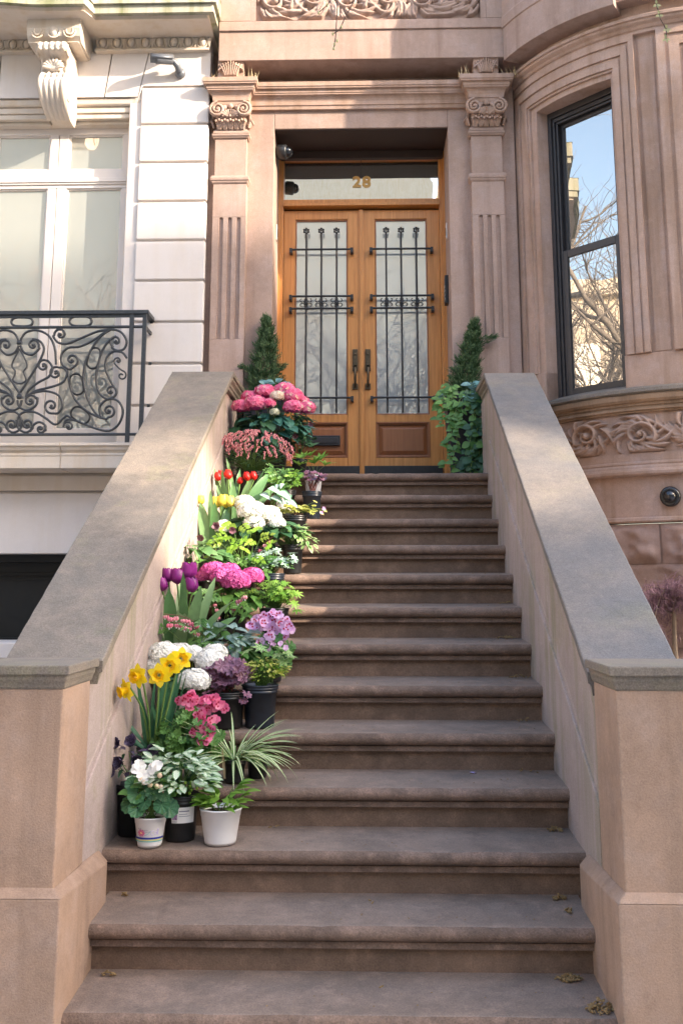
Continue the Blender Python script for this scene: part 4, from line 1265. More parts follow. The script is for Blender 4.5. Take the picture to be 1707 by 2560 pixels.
M['pot_white'] = plain('white_pot_plastic', (.78,.77,.75), .35, .5, 0, .03, 14)
M['sticker'] = plain('label_paper', (.82,.80,.76), .6)
M['planter'] = plain('dark_planter', (.030,.031,.040), .5, .5, 0, .12, 8)

PG = 'potted plants on the front steps'
def rnd_dir(r, up=.2):
    while True:
        v = V((r.uniform(-1,1), r.uniform(-1,1), r.uniform(-1+up*2,1)))
        if .05 < v.length < 1: return v.normalized()

def pot(t, rad, h, style='pot_black', soil=True):
    b = MB(); b.s = True
    if style == 'pot_white':
        pr = [(0,.004),(rad*.70,.004),(rad*.74,.0),(rad*.78,.012),(rad*.955,h*.78),(rad*.97,h*.785),(rad*1.0,h*.95),(rad*1.04,h*.955),(rad*1.04,h),(rad*.98,h),(rad*.93,h*.86),(rad*.5,h*.86)]
    else:
        pr = [(0,.003),(rad*.76,.003),(rad*.80,.010),(rad*.90,h*.80),(rad*.97,h*.805),(rad*.985,h*.85),(rad*.955,h*.86),(rad*.955,h*.88),(rad*1.0,h*.89),(rad*1.0,h*.925),(rad*.975,h*.935),(rad*1.02,h*.95),(rad*1.03,h*.985),(rad*1.0,h),(rad*.955,h*.99),(rad*.92,h*.88),(rad*.5,h*.87)]
    n = 40; rows = []
    for r_, z in pr:
        row = []
        for i in range(n):
            a = 2*pi*i/n; q = r_
            if style != 'pot_white' and .01 < z < h*.80: q *= 1-.012*(i % 2)
            row.append(V((q*cos(a), q*sin(a), z)))
        rows.append(row)
    b.grid(rows, close=True)
    p = b.build('pot', M[style], t, rel=True)
    b = MB(); k = 16; r = random.Random(int(rad*1e5))
    ring = [V((rad*.93*cos(2*pi*i/k), rad*.93*sin(2*pi*i/k), h*.875)) for i in range(k)]
    r2 = [V((v.x*.5, v.y*.5, h*.90+r.uniform(-.004,.006))) for v in ring]
    b.grid([ring, r2], close=True); b.add(r2, [tuple(range(k))])
    b.build('soil', M['soil'], t, rel=True)
    return p
def sticker(p, rad, z0, z1, a0, a1, m='sticker', name='label_sticker', taper=.10, H=.18, off=.0015):
    b = MB(); b.s = True; rows = []
    for i in range(13):
        a = RD(a0+(a1-a0)*i/12)
        rows.append([V(((rad*(.80+taper*z/H)+off)*sin(a), -(rad*(.80+taper*z/H)+off)*cos(a), z)) for z in (z0, z1)])
    b.grid(rows); return b.build(name, M[m] if isinstance(m, str) else m, p, rel=True)

def plant(name, label, cat_, x, k, dy, rz=0):
    return thing(name, label, cat_, (x, NY(k)+dy, NZ(k)+.003), rz, PG)

def foliage(t, mat, r, n, c, size, shape, L0, W, seg=4, curl=.6, out=.8, droop=.0, name='foliage', base=None, stems=True, fold=.2):
    # leaves spread through an ellipsoidal volume, each on a stalk from the base
    b = MB(); b.s = True; c = V(c); base = V(base) if base is not None else V((c.x, c.y, max(.0, c.z-size[2]*1.2)))
    st = MB(); st.s = True
    for i in range(n):
        d = rnd_dir(r, .35); q = r.uniform(.35, 1.0)**.5
        p = c+V((d.x*size[0]*q, d.y*size[1]*q, d.z*size[2]*q))
        o = V((d.x, d.y, .0))
        if o.length < .05: o = V((r.uniform(-1,1), r.uniform(-1,1), 0))
        o.normalize()
        ld = (o*out+V((r.uniform(-.4,.4), r.uniform(-.4,.4), r.uniform(-.2,.5)-droop))).normalized()
        nn = (V((0,0,1))+d*.5+V((r.uniform(-.3,.3),r.uniform(-.5,.1),0))).normalized()
        s = r.uniform(.7, 1.2)
        b.t = r.random()
        b.leaf(p, ld, nn, L0*s, W*s, seg, curl*r.uniform(.5,1.4), fold, shape)
        if stems and i % 3 == 0:
            m = (base+p)/2+V((0,0,.2*size[2])); st.t = r.random()
            st.tube([base+V((r.uniform(-.02,.02),r.uniform(-.02,.02),0)), m, p], [.0022,.0018,.0012], 4, cap=False)
    o = b.build(name, mat, t, rel=True)
    if stems and st.v: st.build('stem', L['stem_green'], t, rel=True)
    return o

def hydrangea_head(t, mats, r, c, R_, n=95, flat=.72, name='flower_head', fs=.014):
    b = MB(); b.s = False; c = V(c)
    gold = pi*(3-sqrt(5))
    for i in range(n):
        z = 1-1.45*(i+.5)/n; q = sqrt(max(0,1-z*z)); a = gold*i
        d = V((q*cos(a), q*sin(a), z)).normalized()
        p = c+V((d.x*R_, d.y*R_, d.z*R_*flat))*r.uniform(.86,1.06)
        d = (d+V((r.uniform(-.2,.2),r.uniform(-.2,.2),r.uniform(-.2,.2)))).normalized()
        u = d.cross(V((r.uniform(-1,1),r.uniform(-1,1),r.uniform(-1,1)))).normalized(); w = d.cross(u)
        b.t = min(1, max(0, r.gauss(.45,.22))); b.m = 0 if r.random() < .9 or len(mats) == 1 else 1
        s = fs*r.uniform(.8,1.2)
        for k in range(4):
            an = k*pi/2+.4; e = u*cos(an)+w*sin(an); g = d.cross(e)
            lift = r.uniform(-.1,.35)
            b.add([p, p+e*s*.55-g*s*.48+d*s*.22, p+e*s*1.02+d*s*lift*.5, p+e*s*.55+g*s*.48+d*s*.22], [(0,1,2,3)], [(.5,0),(0,.5),(.5,1),(1,.5)])
    # darker core closes the gaps, painting the shade between florets
    b.m = len(mats); b.t = .1; b.s = True; b.ball(c, (R_*.74,R_*.74,R_*flat*.74), 12, 8)
    return b.build(name, mats+[L['pet_cream'] if mats[0] in (L['pet_white'],L['pet_cream'],L['pet_pale']) else L['pet_magenta']], t, rel=True)
def hydrangea(name, label, x, k, dy, heads, mats, leaf, r, spread, ztop, potr=.085, poth=.16, potc='pot_black', nl=70, L0=.10, alt=None, fs=.0155):
    t = plant(name, label, 'potted plant', x, k, dy)
    pot(t, potr, poth, potc)
    foliage(t, L[leaf], r, nl, (0,-.01,poth+(ztop-poth)*.42), (spread,spread*.55,(ztop-poth)*.5), 'ov', L0, L0*.66, 5, .7, .9, .25, base=(0,0,poth*.9))
    b = MB(); b.s = True
    for h in heads:
        hx, hy, hz, hr = h[:4]
        b.tube([(0,0,poth*.9),(hx*.5,hy*.5,(poth+hz)*.5),(hx,hy,hz-hr*.3)], [.004,.004,.003], 5)
    b.build('stem', L['stem_green'], t, rel=True)
    for h in heads:
        hx, hy, hz, hr = h[:4]
        mm = h[4] if len(h) > 4 else mats
        hydrangea_head(t, [L[q] for q in mm], r, (hx,hy,hz), hr, int(110*(hr/.06)**1.5)+26, fs=fs)
    return t

def tulip_flower(t, mat, r, c, H, R_, open_=.25, lean=(0,0), nm='flower'):
    b = MB(); b.s = True; c = V(c); lx, ly = lean
    for layer in range(2):
        for i in range(3):
            a0 = 2*pi*i/3+layer*pi/3+r.uniform(-.1,.1); rows = []; uv = []; b.t = r.random()
            n, k = 9, 6
            op = open_*r.uniform(.6,1.3); Rl = R_*(1.0 if layer == 0 else .95)
            for j in range(n+1):
                v = j/n
                prof = sin(min(1,v/.42)*pi/2)**.8 if v < .42 else 1-(1-op)*((v-.42)/.58)**1.7*.62
                wd = (RD(64)*sin(pi*min(1,.16+v*.62))**.8)*(1 if v < .7 else max(.04,(1-((v-.7)/.3)**2.2)))
                row = []
                for q in range(k+1):
                    u = (q/k-.5)*2; a = a0+u*wd
                    rr = Rl*prof*(1-.05*abs(u)); z = H*v*(1-.03*u*u)
                    row.append(V((c.x+rr*cos(a)+lx*z, c.y+rr*sin(a)+ly*z, c.z+z))); uv.append((q/k, v))
                rows.append(row)
            b.grid(rows, uv)
    return b.build(nm, mat, t, rel=True)
def tulips(name, label, x, k, dy, flowers, mat, r, leaves, ztop, potr=.09, poth=.15, openf=.25, H=.062, R_=.026, rz=0):
    t = plant(name, label, 'potted plant', x, k, dy)
    pot(t, potr, poth)
    b = MB(); b.s = True
    for f in flowers:
        bx, by = f[0]*.45+r.uniform(-.02,.02), f[1]*.4
        b.t = r.random()
        b.tube(cat([V((bx,by,poth*.85)), V((bx*.7+f[0]*.3,by*.7+f[1]*.3,(poth+f[2])*.5)), V((f[0],f[1],f[2]+.004))], 5), .0042, 6)
    b.build('stem', L['stem_green'], t, rel=True)
    for f in flowers:
        s = f[3] if len(f) > 3 else 1
        tulip_flower(t, L[mat], r, f[:3], H*s, R_*s, openf*r.uniform(.6,1.5), (r.uniform(-.15,.15), r.uniform(-.15,.05)))
    b = MB(); b.s = True
    for (ax, ay, dx, dz, Ln, W) in leaves:
        b.t = r.random()
        b.leaf((ax,ay,poth*.85), (dx, r.uniform(-.35,.15), dz), (-dx*1.2+r.uniform(-.3,.3), -.9, .25), Ln*r.uniform(.9,1.05), W, 8, r.uniform(-.1,.5)+abs(dx)*1.1, .28, 'tulip', tw=r.uniform(-.7,.7))
    b.build('foliage', L['leaf_tulip'], t, rel=True)
    return t

def lobed(t, mat, r, pts, R_, lobes=7, depth=.14, cup=.15, base=(0,0,.1), stem='stem_green', name='foliage', notch=1, facing=(0,-.7,.7), jit=.45, k=36, sw=.0018):
    b = MB(); b.s = True; st = MB(); st.s = True
    for p in pts:
        s = r.uniform(.7,1.15); b.t = r.random()
        n = (V(facing)+V((p[0]*3+r.uniform(-jit,jit), r.uniform(-jit,jit), r.uniform(-jit,jit)))).normalized()
        b.fan(p, n, (p[0]+r.uniform(-.4,.4)*.1, -.15, -.05+r.uniform(-.1,.1)), R_*s, lobes, depth, cup*r.uniform(.3,1.2), notch, k)
        st.t = r.random(); bb = V(base)
        st.tube([bb+V((r.uniform(-.02,.02),r.uniform(-.015,.015),0)), (bb+V(p))/2+V((0,0,.02)), V(p)], sw, 4, cap=False)
    b.build(name, mat, t, rel=True); st.build('stem', L[stem], t, rel=True)
def cluster(r, n, c, s, zmin=-9):
    out = []
    while len(out) < n:
        d = V((r.uniform(-1,1),r.uniform(-1,1),r.uniform(-1,1)))
        if d.length > 1: continue
        p = (c[0]+d.x*s[0], c[1]+d.y*s[1], max(zmin, c[2]+d.z*s[2])); out.append(p)
    return out
def compound(t, mat, r, tips, base, leaflet=.035, W=.016, name='foliage', stem='stem_green', nl=7, shape='lance', cut=False):
    # divided leaves: leaflets set along the end of each stalk
    b = MB(); b.s = True; st = MB(); st.s = True
    for p in tips:
        p = V(p); bb = V(base)+V((r.uniform(-.03,.03), r.uniform(-.02,.02), 0)); m = (bb+p)/2+V((0,0,.03)); st.t = r.random()
        st.tube(cat([bb,m,p],3), [.0020]*7, 4, cap=False)
        d = V((p.x-bb.x, (p.y-bb.y)-.04, r.uniform(-.06,.05)))
        d = (d.normalized()*.7+V((r.uniform(-.5,.5), r.uniform(-.3,.1), r.uniform(-.55,.25)))).normalized()
        n = (V((0,-.95,.5))+V((r.uniform(-.4,.4),r.uniform(-.3,.3),r.uniform(-.3,.3)))).normalized()
        sd = d.cross(n).normalized(); b.t = r.random(); tt = b.t
        q = p.copy(); s = r.uniform(.75,1.2)
        for j in range(nl//2):
            for sg in (-1,1):
                b.t = min(1,max(0,tt+r.uniform(-.2,.2)))
                ld = (d*.55+sd*sg+V((0,0,r.uniform(-.2,.1)))).normalized()
                b.leaf(q, ld, n, leaflet*s*(1-.12*j), W*s, 4, .35, .15, shape)
                if cut:
                    for f, g in ((.35,.6),(.6,.5)):
                        for s2 in (-1,1): b.leaf(q+ld*leaflet*s*f, (ld+d*s2*.9).normalized(), n, leaflet*s*g, W*s*.7, 3, .3, .1, shape)
            q = q+d*leaflet*s*.62
        b.leaf(q, d, n, leaflet*s*1.1, W*s*1.05, 4, .4, .15, shape)
    b.build(name, mat, t, rel=True); st.build('stem', L[stem], t, rel=True)
def whorls(t, mat, r, pts, L0, W, n=7, name='foliage', curl=.4, base=None, shape='lance', tilt=.25):
    b = MB(); b.s = True; st = MB(); st.s = True
    for p in pts:
        ax = (V((p[0]*2.2,p[1]*1.5-.25,.8))+V((r.uniform(-.4,.4),r.uniform(-.4,.4),r.uniform(-.2,.2)))).normalized()
        u = ax.orthogonal().normalized(); w = ax.cross(u); a0 = r.random()*6; tt = r.random()
        for i in range(n):
            a = a0+2*pi*i/n; d = (u*cos(a)+w*sin(a)+ax*tilt).normalized(); b.t = min(1,max(0,tt+r.uniform(-.25,.25)))
            s = r.uniform(.8,1.15); b.leaf(p, d, ax, L0*s, W*s, 4, curl, .15, shape)
        if base is not None:
            st.t = r.random(); bb = V(base)
            st.tube([bb+V((r.uniform(-.03,.03),r.uniform(-.02,.02),0)), (bb+V(p))/2+V((0,0,.02)), V(p)], .0015, 4, cap=False)
    b.build(name, mat, t, rel=True)
    if st.v: st.build('stem', L['stem_green'], t, rel=True)
def pelargonium_flower(b, b2, r, p, n, s, crim=True):
    n = V(n).normalized(); u = n.orthogonal().normalized(); w = n.cross(u); a0 = r.random()*6
    for i in range(5):
        a = a0+2*pi*i/5; d = (u*cos(a)+w*sin(a)+n*r.uniform(.0,.3)).normalized(); b.t = r.random()
        b.leaf(p, d, n, s*r.uniform(.8,1.1), s*.95, 4, r.uniform(-.5,.5), r.uniform(-.05,.2), 'pet')
        if crim and i < 3: b2.t = r.random(); b2.leaf(V(p)+d*s*.22+n*.0025, d, n, s*.46, s*.42, 3, -.4, .1, 'ov')
def beads_string(b, r, p, n, d, s=.0052):
    p = V(p); dd = V(d).normalized()
    for i in range(n):
        for k in range(2):
            o = V((r.uniform(-1,1),r.uniform(-1,1),r.uniform(-.4,.4)))*s*1.15
            b.t = r.random(); b.ball(p+o, (s*.8,s*.8,s*1.1), 5, 4)
        dd = (dd+V((0,0,-.35))).normalized(); p = p+dd*s*1.75
def bleeding_heart(t, r, p0, p1, n, nm='flower_spray'):
    b = MB(); b.s = True; b2 = MB(); b2.s = True; b3 = MB(); b3.s = True
    p0, p1 = V(p0), V(p1); mid = (p0+p1)/2+V((0,0,.02))
    pts = cat([p0,mid,p1],8); b3.tube(pts, .0016, 4)
    for i in range(n):
        q = pts[int(len(pts)*(.25+.74*i/n))]-V((0,r.uniform(0,.012),.012+r.uniform(0,.01)))
        b.t = r.random(); s = r.uniform(.8,1.15)
        for sg in (-1,1): b.ball(q+V((sg*.0050*s,0,0)), (.0075*s,.006*s,.0095*s), 7, 6)
        b2.t = r.random(); b2.tube([q-V((0,0,.007)), q-V((0,0,.016*s))], [.004*s,.0026*s], 5)
    o = b.build(nm, L['pet_heart'], t, rel=True)
    b2.build('petal_tip', L['pet_white'], o, rel=True); b3.build('stalk', L['stem_red'], o, rel=True)

def bell_flowers(t, mat, r, pts, s, nm='flower'):
    for p in pts:
        b = MB(); b.s = True
        n = V((p[0]*2+r.uniform(-.5,.5), -.85, r.uniform(-.35,.5))).normalized(); u = n.orthogonal().normalized(); w = n.cross(u); a0 = r.random()*6
        for i in range(5):
            a = a0+2*pi*i/5; d = (u*cos(a)+w*sin(a)+n*.75).normalized(); b.t = r.random()
            b.leaf(V(p), d, (u*cos(a)+w*sin(a))*-.8+n, s, s*.85, 5, -.7*r.uniform(.5,1), .18, 'ov')
        b.ball(V(p)+n*.006, .006, 6, 5)
        b.build(nm, mat, t, rel=True)
r = random.Random(77)
# --- landing: two clipped conifers in tall planters, one each side of the doors
def planter_conifer(label, x, y, h_con, w_con, lean, sd):
    t = thing('planter_with_conifer', label, 'planter', (x,y,.003), 0, 'tall planters beside the doors')
    b = MB(); w0, w1, H = .10, .155, .66
    rows = [[V((sx*w,sy*w,z)) for sx, sy in ((-1,-1),(1,-1),(1,1),(-1,1))] for w, z in ((w0,0),(w1,H-.02),(w1,H),(w1-.018,H),(w1-.022,H-.06))]
    b.grid(rows, close=True); b.add(rows[0], [(3,2,1,0)]); b.build('planter', M['planter'], t, rel=True, bevel=.004)
    b = MB(); b.add([(-w1+.02,-w1+.02,H-.05),(w1-.02,-w1+.02,H-.05),(w1-.02,w1-.02,H-.05),(-w1+.02,w1-.02,H-.05)], [(0,1,2,3)]); b.build('soil', M['soil'], t, rel=True)
    q = random.Random(sd); b = MB(); z0 = H-.02
    tk = MB(); tk.s = True; tk.tube([(0,0,z0-.03),(lean*.4,0,z0+h_con*.5),(lean,0,z0+h_con*.93)], [.012,.008,.003], 6); tk.build('trunk', bark, t, rel=True)
    def spray(p, d, Ln, nn):
        d = V(d).normalized(); u = d.orthogonal().normalized(); w = d.cross(u)
        for i in range(nn):
            f = i/nn; a = q.random()*6.3; e = (u*cos(a)+w*sin(a)); dd = (d*.95+e*.65).normalized(); b.t = min(1,max(0,q.gauss(.35+.35*f,.22)))
            s = .021*(1.1-.4*f); pp = V(p)+d*Ln*f; sdv = dd.cross(e).normalized()*s*.15
            b.add([pp-sdv, pp+sdv, pp+dd*s], [(0,1,2)])
    n = 2000
    for i in range(n):
        f = (i/n)**1.25; a = q.random()*6.283
        prof = w_con*((1-f)**.75*.92+.04)*(.55+.45*min(1,f*7+.35))
        bump = 1+.6*sin(a*3+f*17+sd)*sin(a*2.3-f*25)
        rr = prof*bump*q.uniform(.35,1.0)**.5
        p = V((lean*f**1.2+cos(a)*rr*.72, sin(a)*rr*.72, z0+h_con*f*.93))
        d = V((cos(a)*.85+q.uniform(-.5,.5), sin(a)*.85+q.uniform(-.5,.5), .75+f*1.0+q.uniform(-.5,.4))); spray(p, d, .050*(1-.25*f)*q.uniform(.7,1.7), 12)
    for s_, f0, ex in (((-1,.30,.14),(1,.30,.10)) if sd == 2 else ((1,.66,.14),(-1,.16,.07))):
        for j in range(46):
            fr = (j/46)**.8; a = V((s_*(w_con*.25+ex*fr), -.02+q.uniform(-.02,.02), z0+h_con*f0+.05*fr+q.uniform(-.04,.04)*(1.2-fr)))
            spray(a+V((lean*f0,0,0)), (s_*.9,q.uniform(-.3,.3),.5+q.uniform(-.3,.4)), .045, 11)
    b.build('conifer', L['leaf_conifer'], t, rel=True)
    return t
pl = planter_conifer('dark planter with small conifer behind the pink hydrangea, left of the doors', -.70, .60, .70, .175, .01, 2)
prt = planter_conifer('tall dark tapered planter with conifer and trailing vines, right of the doors', .85, .54, .64, .150, .10, 9)
def planter_trim(t, q, xs, blue, vines):
    b = MB(); b.s = True
    for c in blue:
        for i in range(9):
            a = q.random()*6.3; d = V((cos(a), sin(a)*.6-.5, q.uniform(-.3,.7))).normalized(); b.t = q.random()
            b.leaf(V(c)+d*.012, d, (0,-.7,.7), q.uniform(.055,.085), q.uniform(.040,.058), 5, q.uniform(.2,.9), .12, 'ov')
    b.build('broad_foliage', L['leaf_blue'], t, rel=True)
    b = MB(); b.s = True; g = MB(); g.s = True; dk = MB(); dk.s = True
    for (x0, y0, z0, Ln, dx, kind) in vines:
        pts = [V((x0,y0,z0))]; n = int(Ln/.03)+2
        for i in range(n):
            f = i/n; pts.append(pts[-1]+V((dx/n+q.uniform(-.012,.012), -.012*(1-f)**3+q.uniform(-.003,.003), -.03*(min(1,.25+f*2.5)))))
        g.t = q.random(); g.tube(pts, .0022, 5, cap=False)
        for i, p in enumerate(pts[1:]):
            m = dk if kind and q.random() < .8 else b
            for sg in (-1,1):
                if q.random() < .42: continue
                m.t = q.random()*(.6 if kind else 1); d = V((sg*.8+q.uniform(-.3,.3), q.uniform(-.7,-.1), q.uniform(-.7,.15))).normalized(); s = q.uniform(.5,1.45)*(1.25 if kind else 1)
                m.leaf(p, d, (q.uniform(-.5,.5),-.9,.4), .050*s, .038*s, 4, .6, .12, 'heart' if not kind else 'ov')
    b.build('vine_foliage', L['leaf_mid'] if not vines or True else None, t, rel=True)
    if dk.v: dk.build('dark_foliage', L['leaf_dark'], t, rel=True)
    g.build('vine', L['stem_green'], t, rel=True)
q = random.Random(31)
planter_trim(prt, q, None, [(.045,-.175,.70),(.09,-.18,.65),(.02,-.19,.62),(-.15,-.12,.64),(.13,-.15,.60),(.12,-.14,.70)],
   [(-.15,-.16,.70,.30,-.05,0),(-.12,-.17,.70,.38,-.03,0),(-.17,-.15,.68,.22,-.06,0),(-.10,-.17,.70,.34,.0,0),(-.14,-.16,.70,.27,.01,0),(-.16,-.14,.72,.20,-.02,0),(-.02,-.18,.66,.58,-.07,0),(.02,-.18,.64,.40,.02,0),(.00,-.18,.66,.62,-.14,0)]
  +[(.03+.018*i,-.19-.008*(i%3),.66-.02*(i%4),.52+.03*(i%3),.03-.01*(i%4),1) for i in range(8)]+[(.0+.03*i,-.20,.25,.22,q.uniform(-.05,.05),1) for i in range(5)]+[(-.06,-.19,.12,.08,-.10,0),(.10,-.20,.3,.26,-.02,0)])
planter_trim(pl, q, None, [(.10,-.17,.74),(.16,-.16,.70),(.20,-.15,.64),(.03,-.17,.72)], [(.16,-.15,.70,.22,.06,0),(.05,-.17,.74,.12,.02,0),(.20,-.14,.68,.3,.02,0)])

# --- potted plants, from the top step down
P2 = ['pet_pink','pet_pale']
hy = hydrangea('potted_hydrangea', 'large pink hydrangea topping the flower display, in front of the left conifer', -.58, 1, .13,
  [(-.17,-.03,.565,.070),(-.06,-.05,.60,.078),(.08,-.03,.615,.080),(.14,-.08,.565,.078),(-.23,-.10,.485,.068),(-.12,-.13,.50,.082),(.15,-.13,.475,.072),(.24,-.09,.475,.070),(-.02,-.15,.50,.045),(.035,-.14,.555,.048,['pet_pale']),(.02,-.16,.435,.032,['pet_cream']),(.20,-.05,.53,.06)],
  P2, 'leaf_teal', r, .25, .56, .11, .19, nl=120, L0=.115)
b = MB(); b.s = True
for i in range(40):
    d = rnd_dir(r,.3); b.t = r.random(); p = V((-.05+d.x*.24, d.y*.10-.05, .30+d.z*.14)); b.leaf(p, (d.x,-.5,-.3), (0,-.6,.7), .10, .07, 5, .6, .15, 'ov')
b.build('lower_foliage', L['leaf_dark'], hy, rel=True)
t = plant('potted_hellebore', 'dusky purple hellebore hanging over below the right of the pink hydrangea', 'potted plant', -.39, 1, .10); pot(t,.06,.11)
bell_flowers(t, L['pet_hell'], r, [(-.05,-.08,.33),(-.02,-.09,.27),(.06,-.07,.30),(-.09,-.07,.25),(.02,-.08,.21),(.09,-.05,.36)], .036)
foliage(t, L['leaf_dark'], r, 30, (0,-.02,.2), (.12,.07,.09), 'lance', .10, .035, 4, .5)
# bright lance-leaved plant in a white pot
t = plant('potted_foliage_plant', 'bright green lance leaved plant by the kick plate, in a white pot', 'potted plant', -.275, 2, .19); pot(t,.062,.15,'pot_white')
whorls(t, L['leaf_bright'], r, [(-.07,-.02,.27),(-.02,.0,.29),(.05,.01,.26),(-.10,-.01,.22),(.01,-.03,.23),(.08,-.01,.22)], .085, .024, 9, base=(0,0,.12), tilt=.8)
# pieris
t = plant('potted_pieris', 'pieris shrub with drooping strings of pink buds below the pink hydrangea', 'potted plant', -.70, 2, .14); pot(t,.10,.17)
foliage(t, L['leaf_dark'], r, 460, (0,-.03,.27), (.26,.13,.16), 'lance', .050, .015, 3, .4, .7, base=(0,0,.15))
foliage(t, L['leaf_teal'], r, 70, (0,-.05,.32), (.25,.12,.13), 'lance', .050, .015, 3, .4, .7, stems=False, name='pale_foliage')
b = MB(); b.s = True
for i in range(120):
    d = rnd_dir(r,.45); p = V((d.x*.27, -.06-abs(d.y)*.10, .305+d.z*.15))
    beads_string(b, r, p, r.randint(5,10), (d.x*.8+r.uniform(-.5,.5), -.6, .25), .0056)
b.build('flower_strings', L['bead_pink'], t, rel=True)
# small heuchera in black pot at the stair side
t = plant('potted_heuchera', 'small purple leaved plant with red stems in a black pot, highest on the stair side', 'potted plant', -.265, 3, .115); pot(t,.066,.185,'pot_navy')
lobed(t, L['leaf_purple'], r, cluster(r, 26, (.0,-.01,.285), (.10,.05,.035)), .027, 7, .16, .1, (0,0,.17), 'stem_red', facing=(0,-.55,.8))
lobed(t, L['leaf_dusky'], r, cluster(r, 6, (.02,-.02,.27), (.08,.04,.02)), .022, 7, .16, .1, (0,0,.17), 'stem_red', 'dark_foliage')
# astilbe-like plant, black pot with white label
t = plant('potted_astilbe', 'ferny green plant in a black pot with white label, below the pink buds', 'potted plant', -.445, 3, .145); p = pot(t,.072,.195); sticker(p,.072,.06,.145,-60,45,H=.195)
compound(t, L['leaf_mid'], r, cluster(r, 46, (-.01,-.02,.28), (.13,.07,.075)), (0,0,.17), .030, .010, nl=7, cut=True)
compound(t, L['leaf_bright'], r, cluster(r, 18, (.02,-.05,.27), (.11,.05,.07)), (0,0,.17), .028, .010, nl=7, cut=True, name='young_foliage')
# red tulips
t = tulips('potted_tulips', 'red tulips among broad grey green leaves, highest of the tulips', -.745, 4, .15,
  [(-.10,-.02,.405),(-.085,.01,.425,.9),(-.035,-.02,.415,1.1),(.085,-.02,.405),(.125,-.01,.410,.95),(.035,-.01,.385,.8)], 'pet_red', r,
  [(-.06,-.02,-.55,.8,.34,.055),(-.03,-.04,-.1,1,.36,.045),(0,-.02,.05,1,.40,.042),(.02,-.04,.2,1,.37,.05),(.05,-.03,.35,1,.38,.075),(.06,-.02,.5,.9,.36,.06),(-.05,.0,-.2,1,.42,.04),(.0,-.05,-.02,1,.28,.05),(-.02,-.05,.10,1,.25,.075),(-.04,.02,.0,1,.43,.03),(.07,0,.22,1,.42,.045),(.03,.02,-.1,1,.44,.03),(.08,-.04,.75,.7,.24,.05)], .5, .10, .15, .12)
t = tulips('potted_tulips', 'yellow tulips against the left wall, beside the white hydrangea', -.785, 5, .10,
  [(-.115,-.02,.405,.95),(-.015,-.03,.385,1.15),(.015,-.04,.395,1.15),(.04,-.02,.388,1.15),(.07,-.03,.392,1.1),(.03,.01,.40,1.1),(.135,-.04,.355,1.05),(-.03,.0,.39,1.0)], 'pet_lemon', r,
  [(-.08,-.05,-.42,.9,.33,.075),(-.05,-.06,-.12,1,.29,.07),(-.02,-.05,.02,1,.33,.055),(.02,-.06,.12,1,.30,.06),(.05,-.04,.3,1,.30,.05),(-.09,-.03,-.3,.8,.25,.06),(-.03,-.02,-.05,1,.37,.04),(.04,-.01,.05,1,.35,.045),(-.06,0,-.2,1,.36,.04)], .5, .095, .15, .35, .066, .028)
# white hydrangea with big heads
hydrangea('potted_hydrangea', 'white hydrangea in the sunlit middle of the display, with big heads', -.565, 5, .13,
  [(-.075,-.03,.42,.062),(-.02,-.09,.365,.085),(.075,-.06,.345,.075),(.0,-.12,.295,.06),(.13,-.08,.295,.05),(-.18,-.10,.27,.055)], ['pet_white','pet_cream'], 'leaf_dark', r, .23, .36, .095, .16, nl=85, L0=.11)
t = plant('potted_foliage_plant', 'pale heart shaped leaves between the white hydrangea and labelled pot', 'potted plant', -.49, 4, .10); pot(t,.05,.12)
b = MB(); b.s = True
for p, s in (((-.02,-.03,.36),.10),((.04,-.05,.33),.11),((.0,-.06,.30),.09),((.09,-.05,.31),.085),((.03,-.01,.38),.05),((.06,-.02,.385),.05),((-.07,-.04,.32),.08),((.10,-.08,.27),.08)):
    b.t = r.random(); b.leaf(p, (r.uniform(-.2,.9),-.5,-.3), (0,-.5,.85), s, s*.8, 6, .6, .12, 'heart')
b.build('foliage', L['leaf_silver'], t, rel=True)
st = MB(); st.s = True
for i in range(6): st.tube([(0,0,.1),(r.uniform(-.03,.05),-.02,.25),(r.uniform(-.05,.09),-.04,.34)], .0025, 5)
st.build('stem', L['stem_green'], t, rel=True)
# yellow sedum
t = plant('potted_sedum', 'mound of tiny yellow green leaves spilling from a black pot on the stair side', 'potted plant', -.355, 4, .11); pot(t,.078,.185)
whorls(t, L['leaf_gold'], r, cluster(r, 85, (.0,-.01,.225), (.13,.07,.028)), .020, .012, 6, shape='ov', base=None)
whorls(t, L['leaf_gold'], r, [(.11+.02*i,-.05,.20+.012*(i%3)) for i in range(5)]+[(.13,-.04,.27),(.12,-.04,.245)], .020, .012, 6, shape='ov', base=(.05,-.02,.20), name='trailing_foliage')
b = MB(); b.s = True
for p in ((.185,-.06,.225),(.17,-.06,.20)): pelargonium_flower(b, b, r, p, (0,-.9,.3), .012, False)
b.build('flower', L['pet_lilac'], t, rel=True)
# variegated plant in black pot
t = plant('potted_foliage_plant', 'variegated green and cream leaves in a ribbed black pot in the sunlight', 'potted plant', -.345, 5, .105); pot(t,.066,.172)
foliage(t, L['leaf_varieg'], r, 120, (-.01,-.02,.235), (.11,.07,.065), 'ov', .045, .022, 4, .5, .8, .1, base=(0,0,.15))
foliage(t, L['leaf_varieg'], r, 26, (.10,-.05,.17), (.05,.03,.05), 'ov', .045, .022, 4, .6, .8, .4, name='trailing_foliage', base=(.05,-.03,.17))
